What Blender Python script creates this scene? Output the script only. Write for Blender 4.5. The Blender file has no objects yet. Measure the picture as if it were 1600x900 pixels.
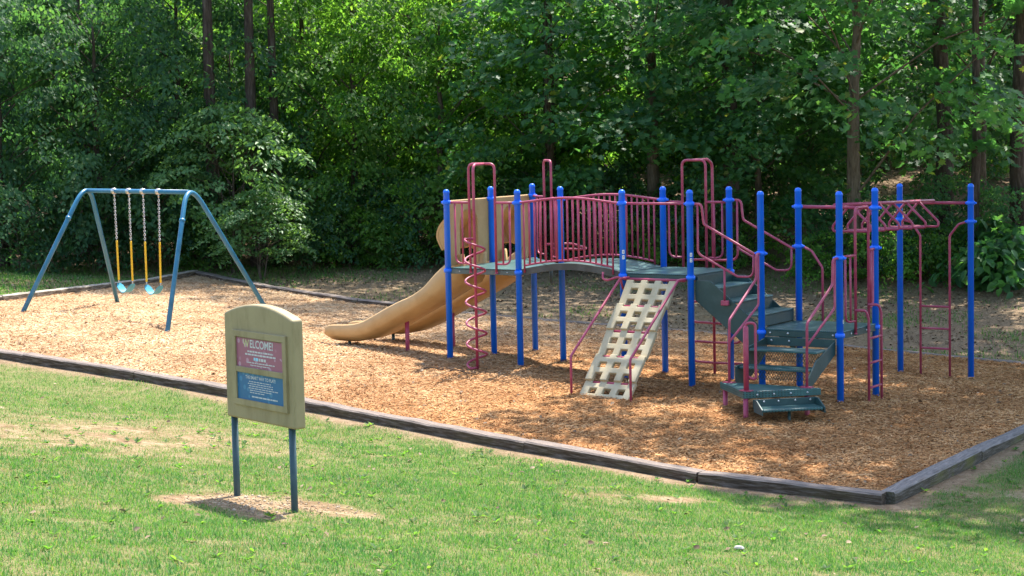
import bpy, bmesh, math, random
import numpy as np
from mathutils import Vector, Matrix, Quaternion

random.seed(7)
rng = np.random.default_rng(7)
SC = bpy.context.scene
COL = SC.collection
R = math.radians

# ------------------------------------------------------------------ camera
# The world frame is the play structure's own grid: u along its front, v towards the wood, z up.
CAM = Vector((15.42, -23.09, 3.533))
YAW = 0.59253
cd = bpy.data.cameras.new('camera')
cd.lens = 67.5
cd.sensor_width = 36.0
cd.clip_start = 0.1
cd.clip_end = 2000.0
cam = bpy.data.objects.new('camera', cd)
COL.objects.link(cam)
cam.matrix_world = (Matrix.Translation(CAM) @ Matrix.Rotation(YAW, 4, 'Z')
                    @ Matrix.Rotation(math.pi / 2 - 0.085127, 4, 'X') @ Matrix.Rotation(-0.021833, 4, 'Z'))
SC.camera = cam

# ------------------------------------------------------------------ light
SHADOW = Vector((0.10, -0.49, -1.0))          # way the sunlight travels
world = bpy.data.worlds.new('World')
SC.world = world
world.use_nodes = True
wn = world.node_tree.nodes
sky = wn.new('ShaderNodeTexSky')
sky.sky_type = 'NISHITA'
sky.sun_disc = False
sky.sun_elevation = math.atan2(1.0, math.hypot(SHADOW.x, SHADOW.y))
sky.sun_rotation = math.atan2(-SHADOW.x, -SHADOW.y)
sky.air_density = 1.0
sky.dust_density = 1.5
wn['Background'].inputs[1].default_value = 0.15
world.node_tree.links.new(sky.outputs[0], wn['Background'].inputs[0])
sd = bpy.data.lights.new('sun', 'SUN')
sd.energy = 3.7
sd.angle = R(0.55)
sd.color = (1.0, 0.95, 0.86)
sun = bpy.data.objects.new('sun', sd)
COL.objects.link(sun)
sun.rotation_euler = SHADOW.to_track_quat('-Z', 'Y').to_euler()
sun.location = (0, 20, 40)
vs = SC.view_settings
vs.view_transform = 'Standard'
vs.look = 'None'
vs.exposure = 1.7
vs.gamma = 1.0
vs.use_curve_mapping = False
SC.render.engine = 'CYCLES'
SC.cycles.max_bounces = 8
SC.cycles.diffuse_bounces = 5
SC.cycles.glossy_bounces = 3
SC.cycles.transmission_bounces = 5
SC.cycles.transparent_max_bounces = 6
SC.cycles.use_denoising = True
SC.cycles.sample_clamp_indirect = 6.0


# ------------------------------------------------------------------ helpers
def c2g(X, Y):
    """ground position X metres right of and Y metres ahead of the photographer's spot, in the grid frame"""
    c, s = math.cos(YAW), math.sin(YAW)
    return (CAM.x + X * c - Y * s, CAM.y + X * s + Y * c)


def g2c(u, v):
    c, s = math.cos(YAW), math.sin(YAW)
    du, dv = u - CAM.x, v - CAM.y
    return du * c + dv * s, -du * s + dv * c


def tag(o, label=None, cat=None, group=None, kind=None):
    if label: o['label'] = label
    if cat: o['category'] = cat
    if group: o['group'] = group
    if kind: o['kind'] = kind
    return o


def empty(name, loc=(0, 0, 0), rz=0.0):
    o = bpy.data.objects.new(name, None)
    o.empty_display_size = 0.2
    o.location = loc
    o.rotation_euler = (0, 0, rz)
    COL.objects.link(o)
    return o


def link(name, me, mat=None, parent=None, smooth=False):
    if mat is not None:
        me.materials.append(mat)
    if smooth:
        me.polygons.foreach_set('use_smooth', np.ones(len(me.polygons), dtype=bool))
    o = bpy.data.objects.new(name, me)
    COL.objects.link(o)
    if parent is not None:
        o.parent = parent
    return o


def copy_tree(o, parent=None):
    c = o.copy()
    COL.objects.link(c)
    c.parent = parent
    for ch in list(o.children):
        copy_tree(ch, c)
    return c


class MB:
    """collects verts and faces, links them as one mesh object"""
    def __init__(s):
        s.v = []; s.f = []

    def add(s, vs, fs):
        n = len(s.v)
        s.v += [tuple(p) for p in vs]
        s.f += [tuple(i + n for i in f) for f in fs]
        return s

    def box(s, a, b):
        (x0, y0, z0), (x1, y1, z1) = a, b
        return s.add([(x0, y0, z0), (x1, y0, z0), (x1, y1, z0), (x0, y1, z0), (x0, y0, z1), (x1, y0, z1), (x1, y1, z1), (x0, y1, z1)],
                     [(0, 3, 2, 1), (4, 5, 6, 7), (0, 1, 5, 4), (1, 2, 6, 5), (2, 3, 7, 6), (3, 0, 4, 7)])

    def prism(s, poly, d):
        """poly: list of 3d points (planar), extruded by vector d"""
        n = len(poly); d = Vector(d)
        vs = [Vector(p) for p in poly] + [Vector(p) + d for p in poly]
        fs = [tuple(range(n - 1, -1, -1)), tuple(range(n, 2 * n))] + [(i, (i + 1) % n, n + (i + 1) % n, n + i) for i in range(n)]
        return s.add(vs, fs)

    def tube(s, pts, r, n=8, fillet=0.0, closed=False, caps=True, seg=5):
        pts = [Vector(p) for p in pts]
        if fillet:
            pts = round_path(pts, fillet, closed, seg)
        rr = r if isinstance(r, (list, tuple)) else [r] * len(pts)
        m = len(pts)
        tans = []
        for i in range(m):
            a = pts[i - 1] if (i > 0 or closed) else pts[i]
            b = pts[(i + 1) % m] if (i < m - 1 or closed) else pts[i]
            t = (b - a)
            tans.append(t.normalized() if t.length > 1e-9 else Vector((0, 0, 1)))
        nrm = tans[0].orthogonal().normalized()
        rings = []
        for i in range(m):
            nrm = (nrm - tans[i] * nrm.dot(tans[i]))
            nrm = nrm.normalized() if nrm.length > 1e-6 else tans[i].orthogonal().normalized()
            bi = tans[i].cross(nrm)
            rings.append([pts[i] + (nrm * math.cos(k * 2 * math.pi / n) + bi * math.sin(k * 2 * math.pi / n)) * rr[i] for k in range(n)])
        vs = [p for ring in rings for p in ring]
        fs = []
        for i in range(m if closed else m - 1):
            j = (i + 1) % m
            for k in range(n):
                k2 = (k + 1) % n
                fs.append((i * n + k, i * n + k2, j * n + k2, j * n + k))
        if caps and not closed:
            fs.append(tuple(range(n - 1, -1, -1)))
            fs.append(tuple((m - 1) * n + k for k in range(n)))
        return s.add(vs, fs)

    def lathe(s, prof, c=(0, 0, 0), n=16):
        """prof: (radius, z) list"""
        m = len(prof); vs = []; fs = []
        for (r, z) in prof:
            for k in range(n):
                a = 2 * math.pi * k / n
                vs.append((c[0] + r * math.cos(a), c[1] + r * math.sin(a), c[2] + z))
        for i in range(m - 1):
            for k in range(n):
                k2 = (k + 1) % n
                fs.append((i * n + k, i * n + k2, (i + 1) * n + k2, (i + 1) * n + k))
        fs.append(tuple(range(n - 1, -1, -1)))
        fs.append(tuple((m - 1) * n + k for k in range(n)))
        return s.add(vs, fs)

    def build(s, name, mat, parent=None, smooth=False, bevel=0.0, seg=2):
        me = bpy.data.meshes.new(name)
        me.from_pydata(s.v, [], s.f)
        if bevel:
            bm = bmesh.new(); bm.from_mesh(me)
            bmesh.ops.remove_doubles(bm, verts=bm.verts, dist=1e-5)
            es = [e for e in bm.edges if len(e.link_faces) == 2 and e.calc_face_angle(0) > 0.5]
            bmesh.ops.bevel(bm, geom=es, offset=bevel, segments=seg, profile=0.5, affect='EDGES', clamp_overlap=True)
            bm.to_mesh(me); bm.free()
        me.update()
        return link(name, me, mat, parent, smooth)


def round_path(pts, rad, closed=False, seg=5):
    out = []
    n = len(pts)
    for i in range(n):
        if not closed and i in (0, n - 1):
            out.append(pts[i]); continue
        p = pts[i]; a = pts[i - 1] - p; b = pts[(i + 1) % n] - p
        la, lb = a.length, b.length
        if la < 1e-6 or lb < 1e-6:
            continue
        a /= la; b /= lb
        ang = a.angle(b)
        if ang > 3.05:
            out.append(p); continue
        t = min(rad / math.tan(ang / 2), la * 0.48, lb * 0.48)
        for k in range(seg + 1):
            f = k / seg
            q = p + a * t * (1 - f) ** 2 + b * t * f ** 2
            out.append(q)
    return out


def tube_obj(name, pts, r, mat, parent, fillet=0.06, closed=False, n=10, seg=5):
    return MB().tube(pts, r, n, fillet, closed, True, seg).build(name, mat, parent, smooth=True)


def catmull(pts, k=4):
    pts = [Vector(p) for p in pts]
    out = []
    for i in range(len(pts) - 1):
        p0 = pts[max(i - 1, 0)]; p1 = pts[i]; p2 = pts[i + 1]; p3 = pts[min(i + 2, len(pts) - 1)]
        for j in range(k):
            t = j / k
            out.append(0.5 * ((2 * p1) + (p2 - p0) * t + (2 * p0 - 5 * p1 + 4 * p2 - p3) * t * t + (3 * p1 - p0 - 3 * p2 + p3) * t ** 3))
    out.append(pts[-1])
    return out


def array_mesh(name, V, F, total):
    """V (n,3) verts, F (m,k) polygons of k corners each"""
    me = bpy.data.meshes.new(name)
    me.vertices.add(len(V)); me.vertices.foreach_set('co', np.ascontiguousarray(V, dtype=np.float32).ravel())
    nl = sum(f.size for f in F)
    me.loops.add(nl)
    me.loops.foreach_set('vertex_index', np.concatenate([f.ravel() for f in F]).astype(np.int32))
    sizes = np.concatenate([np.full(len(f), f.shape[1]) for f in F]).astype(np.int32)
    starts = np.concatenate([[0], np.cumsum(sizes)[:-1]]).astype(np.int32)
    me.polygons.add(len(sizes))
    me.polygons.foreach_set('loop_start', starts)
    me.polygons.foreach_set('loop_total', sizes)
    me.update(calc_edges=True)
    return me


def norm(a):
    return a / np.maximum(np.linalg.norm(a, axis=1, keepdims=True), 1e-9)


def scatter(name, tv, tf, pos, d, n, sc):
    """copies of a template (verts tv, faces tf as arrays) with y along d, z along n"""
    d = norm(d); x = norm(np.cross(d, n)); n = np.cross(x, d)
    N = len(pos); k = len(tv)
    sc = np.asarray(sc)
    if sc.ndim == 1: sc = np.stack([sc, sc, sc], 1)
    V = (pos[:, None, :] + (tv[None, :, 0:1] * sc[:, None, 0:1]) * x[:, None, :] + (tv[None, :, 1:2] * sc[:, None, 1:2]) * d[:, None, :]
         + (tv[None, :, 2:3] * sc[:, None, 2:3]) * n[:, None, :]).reshape(-1, 3)
    off = (np.arange(N) * k)[:, None, None]
    F = [(np.asarray(f)[None] + off).reshape(-1, np.asarray(f).shape[1]) for f in tf]
    return array_mesh(name, V, F, N)


_perm = rng.random((64, 64))
def vnoise(x, y):
    x = np.asarray(x, float); y = np.asarray(y, float)
    xi = np.floor(x).astype(int); yi = np.floor(y).astype(int)
    fx = x - xi; fy = y - yi
    fx = fx * fx * (3 - 2 * fx); fy = fy * fy * (3 - 2 * fy)
    g = lambda a, b: _perm[a % 64, b % 64]
    return (g(xi, yi) * (1 - fx) * (1 - fy) + g(xi + 1, yi) * fx * (1 - fy) + g(xi, yi + 1) * (1 - fx) * fy + g(xi + 1, yi + 1) * fx * fy)


def fnoise(x, y, o=3):
    return sum(vnoise(x * 2 ** i + 17.3 * i, y * 2 ** i + 9.1 * i) * 0.5 ** i for i in range(o)) / sum(0.5 ** i for i in range(o))


# ------------------------------------------------------------------ materials
def mat(name, col, rough=0.5, spec=0.5, metal=0.0, coat=0.0):
    m = bpy.data.materials.new(name); m.use_nodes = True
    b = m.node_tree.nodes['Principled BSDF']
    b.inputs['Base Color'].default_value = (*col, 1)
    b.inputs['Roughness'].default_value = rough
    b.inputs['Specular IOR Level'].default_value = spec
    b.inputs['Metallic'].default_value = metal
    b.inputs['Coat Weight'].default_value = coat
    return m


def N(m, t, **kw):
    n = m.node_tree.nodes.new(t)
    for k, v in kw.items():
        if k in n.inputs.keys(): n.inputs[k].default_value = v
        else: setattr(n, k, v)
    return n


def L(m, a, b):
    m.node_tree.links.new(a, b)


def ramp(m, fac, stops, interp='LINEAR'):
    r = N(m, 'ShaderNodeValToRGB')
    r.color_ramp.interpolation = interp
    e = r.color_ramp.elements
    while len(e) < len(stops): e.new(0.5)
    for el, (p, c) in zip(e, stops):
        el.position = p; el.color = (*c, 1) if len(c) == 3 else c
    L(m, fac, r.inputs[0])
    return r


def coords(m, kind='Object', scale=(1, 1, 1)):
    t = N(m, 'ShaderNodeTexCoord'); mp = N(m, 'ShaderNodeMapping')
    mp.inputs['Scale'].default_value = scale
    L(m, t.outputs[kind], mp.inputs[0])
    return mp.outputs[0]


def noise(m, vec, scale, detail=4, rough=0.6):
    n = N(m, 'ShaderNodeTexNoise'); n.inputs['Scale'].default_value = scale
    n.inputs['Detail'].default_value = detail; n.inputs['Roughness'].default_value = rough
    if vec is not None: L(m, vec, n.inputs['Vector'])
    return n.outputs[0]


def bump(m, h, strength=0.3, dist=0.01):
    b = N(m, 'ShaderNodeBump'); b.inputs['Strength'].default_value = strength; b.inputs['Distance'].default_value = dist
    L(m, h, b.inputs['Height'])
    L(m, b.outputs[0], m.node_tree.nodes['Principled BSDF'].inputs['Normal'])
    return b


def bsdf(m): return m.node_tree.nodes['Principled BSDF']


def worn(name, col, wear, rough=0.4, scale=6.0, lo=0.45, hi=0.75, spec=0.5, grain=0.0):
    """paint or plastic with soft uneven fading"""
    m = mat(name, col, rough, spec)
    v = coords(m)
    r = ramp(m, noise(m, v, scale, 5, 0.65), [(lo, col), (hi, wear)])
    L(m, r.outputs[0], bsdf(m).inputs['Base Color'])
    rr = N(m, 'ShaderNodeMapRange'); rr.inputs['To Min'].default_value = rough - 0.1; rr.inputs['To Max'].default_value = rough + 0.18
    L(m, noise(m, v, scale * 3, 3), rr.inputs[0]); L(m, rr.outputs[0], bsdf(m).inputs['Roughness'])
    if grain: bump(m, noise(m, v, 90, 2), grain, 0.004)
    return m


M_BLUE = worn('blue_paint', (0.0015, 0.135, 0.78), (0.004, 0.165, 0.82), 0.36, 3.0)
M_RED = worn('raspberry_paint', (0.34, 0.04, 0.088), (0.44, 0.085, 0.145), 0.42, 5.0)
M_TAN = worn('tan_plastic', (0.47, 0.295, 0.125), (0.52, 0.34, 0.155), 0.46, 2.5, spec=0.35)
M_TANW = worn('climber_plastic', (0.45, 0.375, 0.235), (0.49, 0.42, 0.275), 0.6, 4.0, spec=0.3)
M_HOOD = worn('thin_tan_plastic', (0.52, 0.34, 0.15), (0.57, 0.39, 0.19), 0.5, 2.5, spec=0.3)
_t = N(M_HOOD, 'ShaderNodeBsdfTranslucent'); _t.inputs[0].default_value = (0.66, 0.42, 0.18, 1)
_mx = N(M_HOOD, 'ShaderNodeMixShader'); _mx.inputs[0].default_value = 0.22
L(M_HOOD, bsdf(M_HOOD).outputs[0], _mx.inputs[1]); L(M_HOOD, _t.outputs[0], _mx.inputs[2])
L(M_HOOD, _mx.outputs[0], M_HOOD.node_tree.nodes['Material Output'].inputs['Surface'])
M_SIGNTAN = worn('sign_plastic', (0.30, 0.238, 0.125), (0.35, 0.28, 0.15), 0.55, 3.0, spec=0.3, grain=0.05)
M_TEAL = worn('teal_paint', (0.012, 0.135, 0.25), (0.035, 0.18, 0.30), 0.35, 4.0)
M_SEAT = worn('seat_rubber', (0.03, 0.26, 0.36), (0.10, 0.36, 0.46), 0.4, 8.0)
M_YEL = worn('yellow_sleeve', (0.72, 0.44, 0.012), (0.62, 0.34, 0.01), 0.5, 9.0)
M_STEEL = mat('galvanised_steel', (0.50, 0.50, 0.50), 0.38, 0.5, 0.85)
M_POSTG = worn('dark_teal_post', (0.025, 0.06, 0.07), (0.05, 0.085, 0.09), 0.5, 6.0)
M_STICK = mat('white_sticker', (0.75, 0.75, 0.72), 0.5)
M_INK = mat('grey_ink', (0.12, 0.13, 0.14), 0.6)


def scuffs(m, col, scale, thr, stretch=(1, 1, 1)):
    s = ramp(m, noise(m, coords(m, 'Object', stretch), scale, 4, 0.75), [(thr, (0, 0, 0)), (thr + 0.03, (1, 1, 1))])
    src = bsdf(m).inputs['Base Color'].links[0].from_socket
    x = N(m, 'ShaderNodeMix', data_type='RGBA'); L(m, s.outputs[0], x.inputs[0]); L(m, src, x.inputs[6]); x.inputs[7].default_value = (*col, 1)
    L(m, x.outputs[2], bsdf(m).inputs['Base Color'])


def grime(m, mul, scale, lo, hi, stretch=(1, 1, 0.3)):
    s = ramp(m, noise(m, coords(m, 'Object', stretch), scale, 6, 0.7), [(lo, mul), (hi, (1, 1, 1))])
    src = bsdf(m).inputs['Base Color'].links[0].from_socket
    x = N(m, 'ShaderNodeMix', data_type='RGBA', blend_type='MULTIPLY'); x.inputs[0].default_value = 1.0
    L(m, src, x.inputs[6]); L(m, s.outputs[0], x.inputs[7]); L(m, x.outputs[2], bsdf(m).inputs['Base Color'])


scuffs(M_BLUE, (0.35, 0.42, 0.55), 9, 0.72, (1, 1, 0.6))
scuffs(M_RED, (0.40, 0.26, 0.25), 12, 0.72)
grime(M_TAN, (0.86, 0.82, 0.76), 2.2, 0.32, 0.55, (1, 1, 1))
grime(M_TANW, (0.86, 0.82, 0.76), 5, 0.32, 0.55, (1, 1, 1))
grime(M_SIGNTAN, (0.72, 0.70, 0.64), 4, 0.32, 0.52)
grime(M_TEAL, (0.8, 0.8, 0.8), 5, 0.35, 0.5)


def perforated(name):
    m = mat(name, (0.02, 0.05, 0.05), 0.36, 0.5)
    v = coords(m)
    vo = N(m, 'ShaderNodeTexVoronoi'); vo.inputs['Scale'].default_value = 34; vo.inputs['Randomness'].default_value = 0.0
    L(m, v, vo.inputs['Vector'])
    hole = ramp(m, vo.outputs['Distance'], [(0.26, (0.012, 0.022, 0.022)), (0.34, (1, 1, 1))])
    wear = ramp(m, noise(m, v, 4.5, 5), [(0.35, (0.020, 0.075, 0.076)), (0.62, (0.040, 0.125, 0.122)), (0.8, (0.10, 0.185, 0.175))])
    mx = N(m, 'ShaderNodeMix', data_type='RGBA', blend_type='MULTIPLY'); mx.inputs[0].default_value = 1.0
    L(m, wear.outputs[0], mx.inputs[6]); L(m, hole.outputs[0], mx.inputs[7])
    L(m, mx.outputs[2], bsdf(m).inputs['Base Color'])
    bump(m, hole.outputs[0], 0.35, 0.004)
    return m


M_DECK = perforated('perforated_green_deck')
M_GREEN = worn('dark_green_vinyl', (0.018, 0.055, 0.053), (0.034, 0.078, 0.074), 0.42, 5.0, grain=0.08)
M_RIM = worn('bleached_deck_rim', (0.085, 0.115, 0.105), (0.16, 0.17, 0.15), 0.55, 6.0)

# weathered timber: grain runs along local x
def timber_mat(name, dark, light, moss):
    m = mat(name, dark, 0.85, 0.2)
    v = coords(m, 'Object', (2.4, 18, 26))
    g = noise(m, v, 1.6, 7, 0.7)
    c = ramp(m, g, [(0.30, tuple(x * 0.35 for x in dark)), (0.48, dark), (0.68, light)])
    v2 = coords(m, 'Object', (1, 1, 1))
    mo = ramp(m, noise(m, v2, 1.7, 4), [(0.5, (0, 0, 0)), (0.68, (1, 1, 1))])
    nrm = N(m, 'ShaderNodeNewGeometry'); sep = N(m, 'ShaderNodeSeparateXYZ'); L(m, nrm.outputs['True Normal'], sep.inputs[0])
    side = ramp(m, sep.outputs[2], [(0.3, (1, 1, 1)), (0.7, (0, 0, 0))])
    mm = N(m, 'ShaderNodeMath', operation='MULTIPLY'); L(m, mo.outputs[0], mm.inputs[0]); L(m, side.outputs[0], mm.inputs[1])
    mm2 = N(m, 'ShaderNodeMath', operation='MULTIPLY'); L(m, mm.outputs[0], mm2.inputs[0]); mm2.inputs[1].default_value = moss
    mx = N(m, 'ShaderNodeMix', data_type='RGBA'); L(m, mm2.outputs[0], mx.inputs[0]); L(m, c.outputs[0], mx.inputs[6]); mx.inputs[7].default_value = (0.13, 0.125, 0.03, 1)
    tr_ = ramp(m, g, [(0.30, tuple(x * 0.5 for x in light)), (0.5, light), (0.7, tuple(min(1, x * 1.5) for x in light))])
    mt = N(m, 'ShaderNodeMix', data_type='RGBA'); L(m, side.outputs[0], mt.inputs[0]); L(m, tr_.outputs[0], mt.inputs[6]); L(m, mx.outputs[2], mt.inputs[7])  # upper faces bleached lighter, with their sunlit brightness put into the colour
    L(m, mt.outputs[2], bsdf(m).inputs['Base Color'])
    bump(m, g, 0.9, 0.02)
    return m


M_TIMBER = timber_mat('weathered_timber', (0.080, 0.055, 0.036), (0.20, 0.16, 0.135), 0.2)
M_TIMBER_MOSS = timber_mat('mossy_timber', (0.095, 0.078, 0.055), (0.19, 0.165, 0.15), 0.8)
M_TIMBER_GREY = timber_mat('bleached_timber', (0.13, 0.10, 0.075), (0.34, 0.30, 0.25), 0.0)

# mulch
def island_mat(name, stops, rough=0.8, spec=0.2, hue=None, nscale=None):
    m = mat(name, (0.3, 0.2, 0.1), rough, spec)
    g = N(m, 'ShaderNodeNewGeometry')
    r = ramp(m, g.outputs['Random Per Island'], stops)
    out = r.outputs[0]
    if hue:
        ng = ramp(m, noise(m, coords(m, 'Object'), nscale, 3), [(0.35, hue[0]), (0.65, hue[1])])
        mx = N(m, 'ShaderNodeMix', data_type='RGBA', blend_type='MULTIPLY'); mx.inputs[0].default_value = 1.0
        L(m, out, mx.inputs[6]); L(m, ng.outputs[0], mx.inputs[7]); out = mx.outputs[2]
    L(m, out, bsdf(m).inputs['Base Color'])
    return m


M_CHIP = island_mat('wood_chips', [(0.0, (0.20, 0.105, 0.048)), (0.25, (0.44, 0.27, 0.135)), (0.6, (0.61, 0.41, 0.225)), (1.0, (0.75, 0.60, 0.42))],
                    0.85, 0.15, ((0.62, 0.52, 0.44), (1.0, 0.98, 0.96)), 0.75)
# more orange chips round the play structure, paler ones round the swings
_s = N(M_CHIP, 'ShaderNodeSeparateXYZ'); L(M_CHIP, coords(M_CHIP), _s.inputs[0])
_u = N(M_CHIP, 'ShaderNodeMapRange'); _u.inputs['From Min'].default_value = -5.0; _u.inputs['From Max'].default_value = 1.5; L(M_CHIP, _s.outputs[0], _u.inputs[0])
_fr = ramp(M_CHIP, _u.outputs[0], [(0.0, (1.0, 1.0, 1.0)), (1.0, (0.88, 0.68, 0.49))])
_mm = N(M_CHIP, 'ShaderNodeMix', data_type='RGBA', blend_type='MULTIPLY'); _mm.inputs[0].default_value = 1.0
_src = bsdf(M_CHIP).inputs['Base Color'].links[0].from_socket
L(M_CHIP, _src, _mm.inputs[6]); L(M_CHIP, _fr.outputs[0], _mm.inputs[7]); L(M_CHIP, _mm.outputs[2], bsdf(M_CHIP).inputs['Base Color'])
M_MULCH = mat('mulch_bed', (0.3, 0.17, 0.08), 0.95, 0.1)
_v = coords(M_MULCH)
_c = ramp(M_MULCH, noise(M_MULCH, _v, 38, 5, 0.75), [(0.32, (0.11, 0.055, 0.024)), (0.5, (0.32, 0.175, 0.075)), (0.7, (0.50, 0.32, 0.16))])
_s = N(M_MULCH, 'ShaderNodeSeparateXYZ'); L(M_MULCH, _v, _s.inputs[0])
_u = N(M_MULCH, 'ShaderNodeMapRange'); _u.inputs['From Min'].default_value = -5.0; _u.inputs['From Max'].default_value = 1.5; L(M_MULCH, _s.outputs[0], _u.inputs[0])
_c2 = ramp(M_MULCH, noise(M_MULCH, _v, 38, 5, 0.75), [(0.32, (0.22, 0.13, 0.07)), (0.5, (0.46, 0.30, 0.17)), (0.7, (0.62, 0.46, 0.30))])
_mb = N(M_MULCH, 'ShaderNodeMix', data_type='RGBA'); L(M_MULCH, _u.outputs[0], _mb.inputs[0]); L(M_MULCH, _c2.outputs[0], _mb.inputs[6]); L(M_MULCH, _c.outputs[0], _mb.inputs[7])
L(M_MULCH, _mb.outputs[2], bsdf(M_MULCH).inputs['Base Color'])
bump(M_MULCH, noise(M_MULCH, _v, 45, 5, 0.75), 0.8, 0.03)

# ground: cover attribute 0 bare soil .. 1 turf; litter attribute leaf litter
M_GROUND = mat('ground', (0.2, 0.15, 0.1), 0.95, 0.1)
_v = coords(M_GROUND)
_at = N(M_GROUND, 'ShaderNodeAttribute'); _at.attribute_name = 'cover'
_al = N(M_GROUND, 'ShaderNodeAttribute'); _al.attribute_name = 'litter'
_n1 = noise(M_GROUND, _v, 14, 6, 0.7)
_soil = ramp(M_GROUND, _n1, [(0.3, (0.17, 0.11, 0.062)), (0.5, (0.31, 0.215, 0.13)), (0.68, (0.44, 0.345, 0.24)), (0.8, (0.62, 0.54, 0.43))])
_turf = ramp(M_GROUND, noise(M_GROUND, _v, 30, 4, 0.7), [(0.3, (0.065, 0.085, 0.022)), (0.55, (0.14, 0.16, 0.05)), (0.75, (0.30, 0.26, 0.13))])
_lit = ramp(M_GROUND, noise(M_GROUND, _v, 20, 6, 0.75), [(0.3, (0.09, 0.058, 0.036)), (0.5, (0.21, 0.145, 0.09)), (0.72, (0.37, 0.28, 0.19))])
_sv = ramp(M_GROUND, noise(M_GROUND, _v, 3.1, 5, 0.7), [(0.34, (0.50, 0.44, 0.38)), (0.5, (0.85, 0.8, 0.76)), (0.62, (1.0, 1.0, 1.0))])
_sm = N(M_GROUND, 'ShaderNodeMix', data_type='RGBA', blend_type='MULTIPLY'); _sm.inputs[0].default_value = 1.0
L(M_GROUND, _soil.outputs[0], _sm.inputs[6]); L(M_GROUND, _sv.outputs[0], _sm.inputs[7])
_m1 = N(M_GROUND, 'ShaderNodeMix', data_type='RGBA'); L(M_GROUND, _at.outputs['Fac'], _m1.inputs[0]); L(M_GROUND, _sm.outputs[2], _m1.inputs[6]); L(M_GROUND, _turf.outputs[0], _m1.inputs[7])
_m2 = N(M_GROUND, 'ShaderNodeMix', data_type='RGBA'); L(M_GROUND, _al.outputs['Fac'], _m2.inputs[0]); L(M_GROUND, _m1.outputs[2], _m2.inputs[6]); L(M_GROUND, _lit.outputs[0], _m2.inputs[7])
L(M_GROUND, _m2.outputs[2], bsdf(M_GROUND).inputs['Base Color'])
bump(M_GROUND, noise(M_GROUND, _v, 22, 6, 0.75), 0.7, 0.03)


def leafy(name, stops, trans=0.45, tcol=1.5, rough=0.5, spec=0.35, vary=0.25, patch=None):
    m = bpy.data.materials.new(name); m.use_nodes = True
    b = bsdf(m); b.inputs['Roughness'].default_value = rough; b.inputs['Specular IOR Level'].default_value = spec
    g = N(m, 'ShaderNodeNewGeometry')
    r = ramp(m, g.outputs['Random Per Island'], stops)
    oi = N(m, 'ShaderNodeObjectInfo')
    hs = N(m, 'ShaderNodeHueSaturation')
    mr = N(m, 'ShaderNodeMapRange'); mr.inputs['To Min'].default_value = 1 - vary; mr.inputs['To Max'].default_value = 1 + vary
    L(m, oi.outputs['Random'], mr.inputs[0]); L(m, mr.outputs[0], hs.inputs['Value'])
    L(m, r.outputs[0], hs.inputs['Color'])
    if patch:
        sc_, lo_, hi_ = patch
        pr = ramp(m, noise(m, coords(m), sc_, 3, 0.6), [(0.36, lo_), (0.64, hi_)])
        mp_ = N(m, 'ShaderNodeMix', data_type='RGBA', blend_type='MULTIPLY'); mp_.inputs[0].default_value = 1.0
        L(m, r.outputs[0], mp_.inputs[6]); L(m, pr.outputs[0], mp_.inputs[7]); L(m, mp_.outputs[2], hs.inputs['Color'])
    L(m, hs.outputs[0], b.inputs['Base Color'])
    t = N(m, 'ShaderNodeBsdfTranslucent')
    mu = N(m, 'ShaderNodeMix', data_type='RGBA', blend_type='MULTIPLY'); mu.inputs[0].default_value = 1.0
    L(m, hs.outputs[0], mu.inputs[6]); mu.inputs[7].default_value = (tcol * 1.1, tcol * 1.15, tcol * 0.5, 1)
    L(m, mu.outputs[2], t.inputs[0])
    mx = N(m, 'ShaderNodeMixShader'); mx.inputs[0].default_value = trans
    L(m, b.outputs[0], mx.inputs[1]); L(m, t.outputs[0], mx.inputs[2])
    L(m, mx.outputs[0], m.node_tree.nodes['Material Output'].inputs['Surface'])
    return m


M_GRASS = leafy('grass_blades', [(0.0, (0.046, 0.145, 0.030)), (0.55, (0.082, 0.22, 0.048)), (0.92, (0.13, 0.275, 0.065)), (1.0, (0.30, 0.29, 0.15))], 0.4, 1.3, 0.6, 0.2, 0.0, (1.1, (0.72, 0.86, 0.8), (1.25, 1.08, 1.0)))
M_DRY = leafy('dry_grass', [(0.0, (0.28, 0.22, 0.11)), (0.6, (0.40, 0.335, 0.19)), (1.0, (0.20, 0.25, 0.09))], 0.3, 1.0, 0.7, 0.1, 0.0)
_PV = (0.9, (0.62, 0.70, 0.72), (1.25, 1.18, 1.0))
M_MAPLE = leafy('maple_leaf', [(0.0, (0.042, 0.12, 0.052)), (0.6, (0.064, 0.17, 0.07)), (0.96, (0.095, 0.21, 0.072)), (1.0, (0.24, 0.25, 0.06))], 0.52, 1.75, 0.5, 0.35, 0.2, _PV)
M_BRIGHT = leafy('bright_leaf', [(0.0, (0.068, 0.16, 0.038)), (0.6, (0.10, 0.215, 0.05)), (1.0, (0.165, 0.275, 0.06))], 0.56, 2.0, 0.55, 0.25, 0.25, _PV)
M_DARKLEAF = leafy('dark_leaf', [(0.0, (0.043, 0.11, 0.056)), (0.6, (0.06, 0.148, 0.07)), (1.0, (0.095, 0.185, 0.072))], 0.5, 1.65, 0.58, 0.22, 0.25, _PV)
M_PALE = leafy('pale_leaf', [(0.0, (0.10, 0.20, 0.075)), (0.6, (0.13, 0.25, 0.095)), (1.0, (0.19, 0.31, 0.11))], 0.45, 1.5, 0.45, 0.4, 0.15)
M_LITTER = island_mat('fallen_leaves', [(0.0, (0.08, 0.048, 0.028)), (0.5, (0.19, 0.125, 0.075)), (1.0, (0.36, 0.265, 0.17))], 0.75, 0.25)


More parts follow.
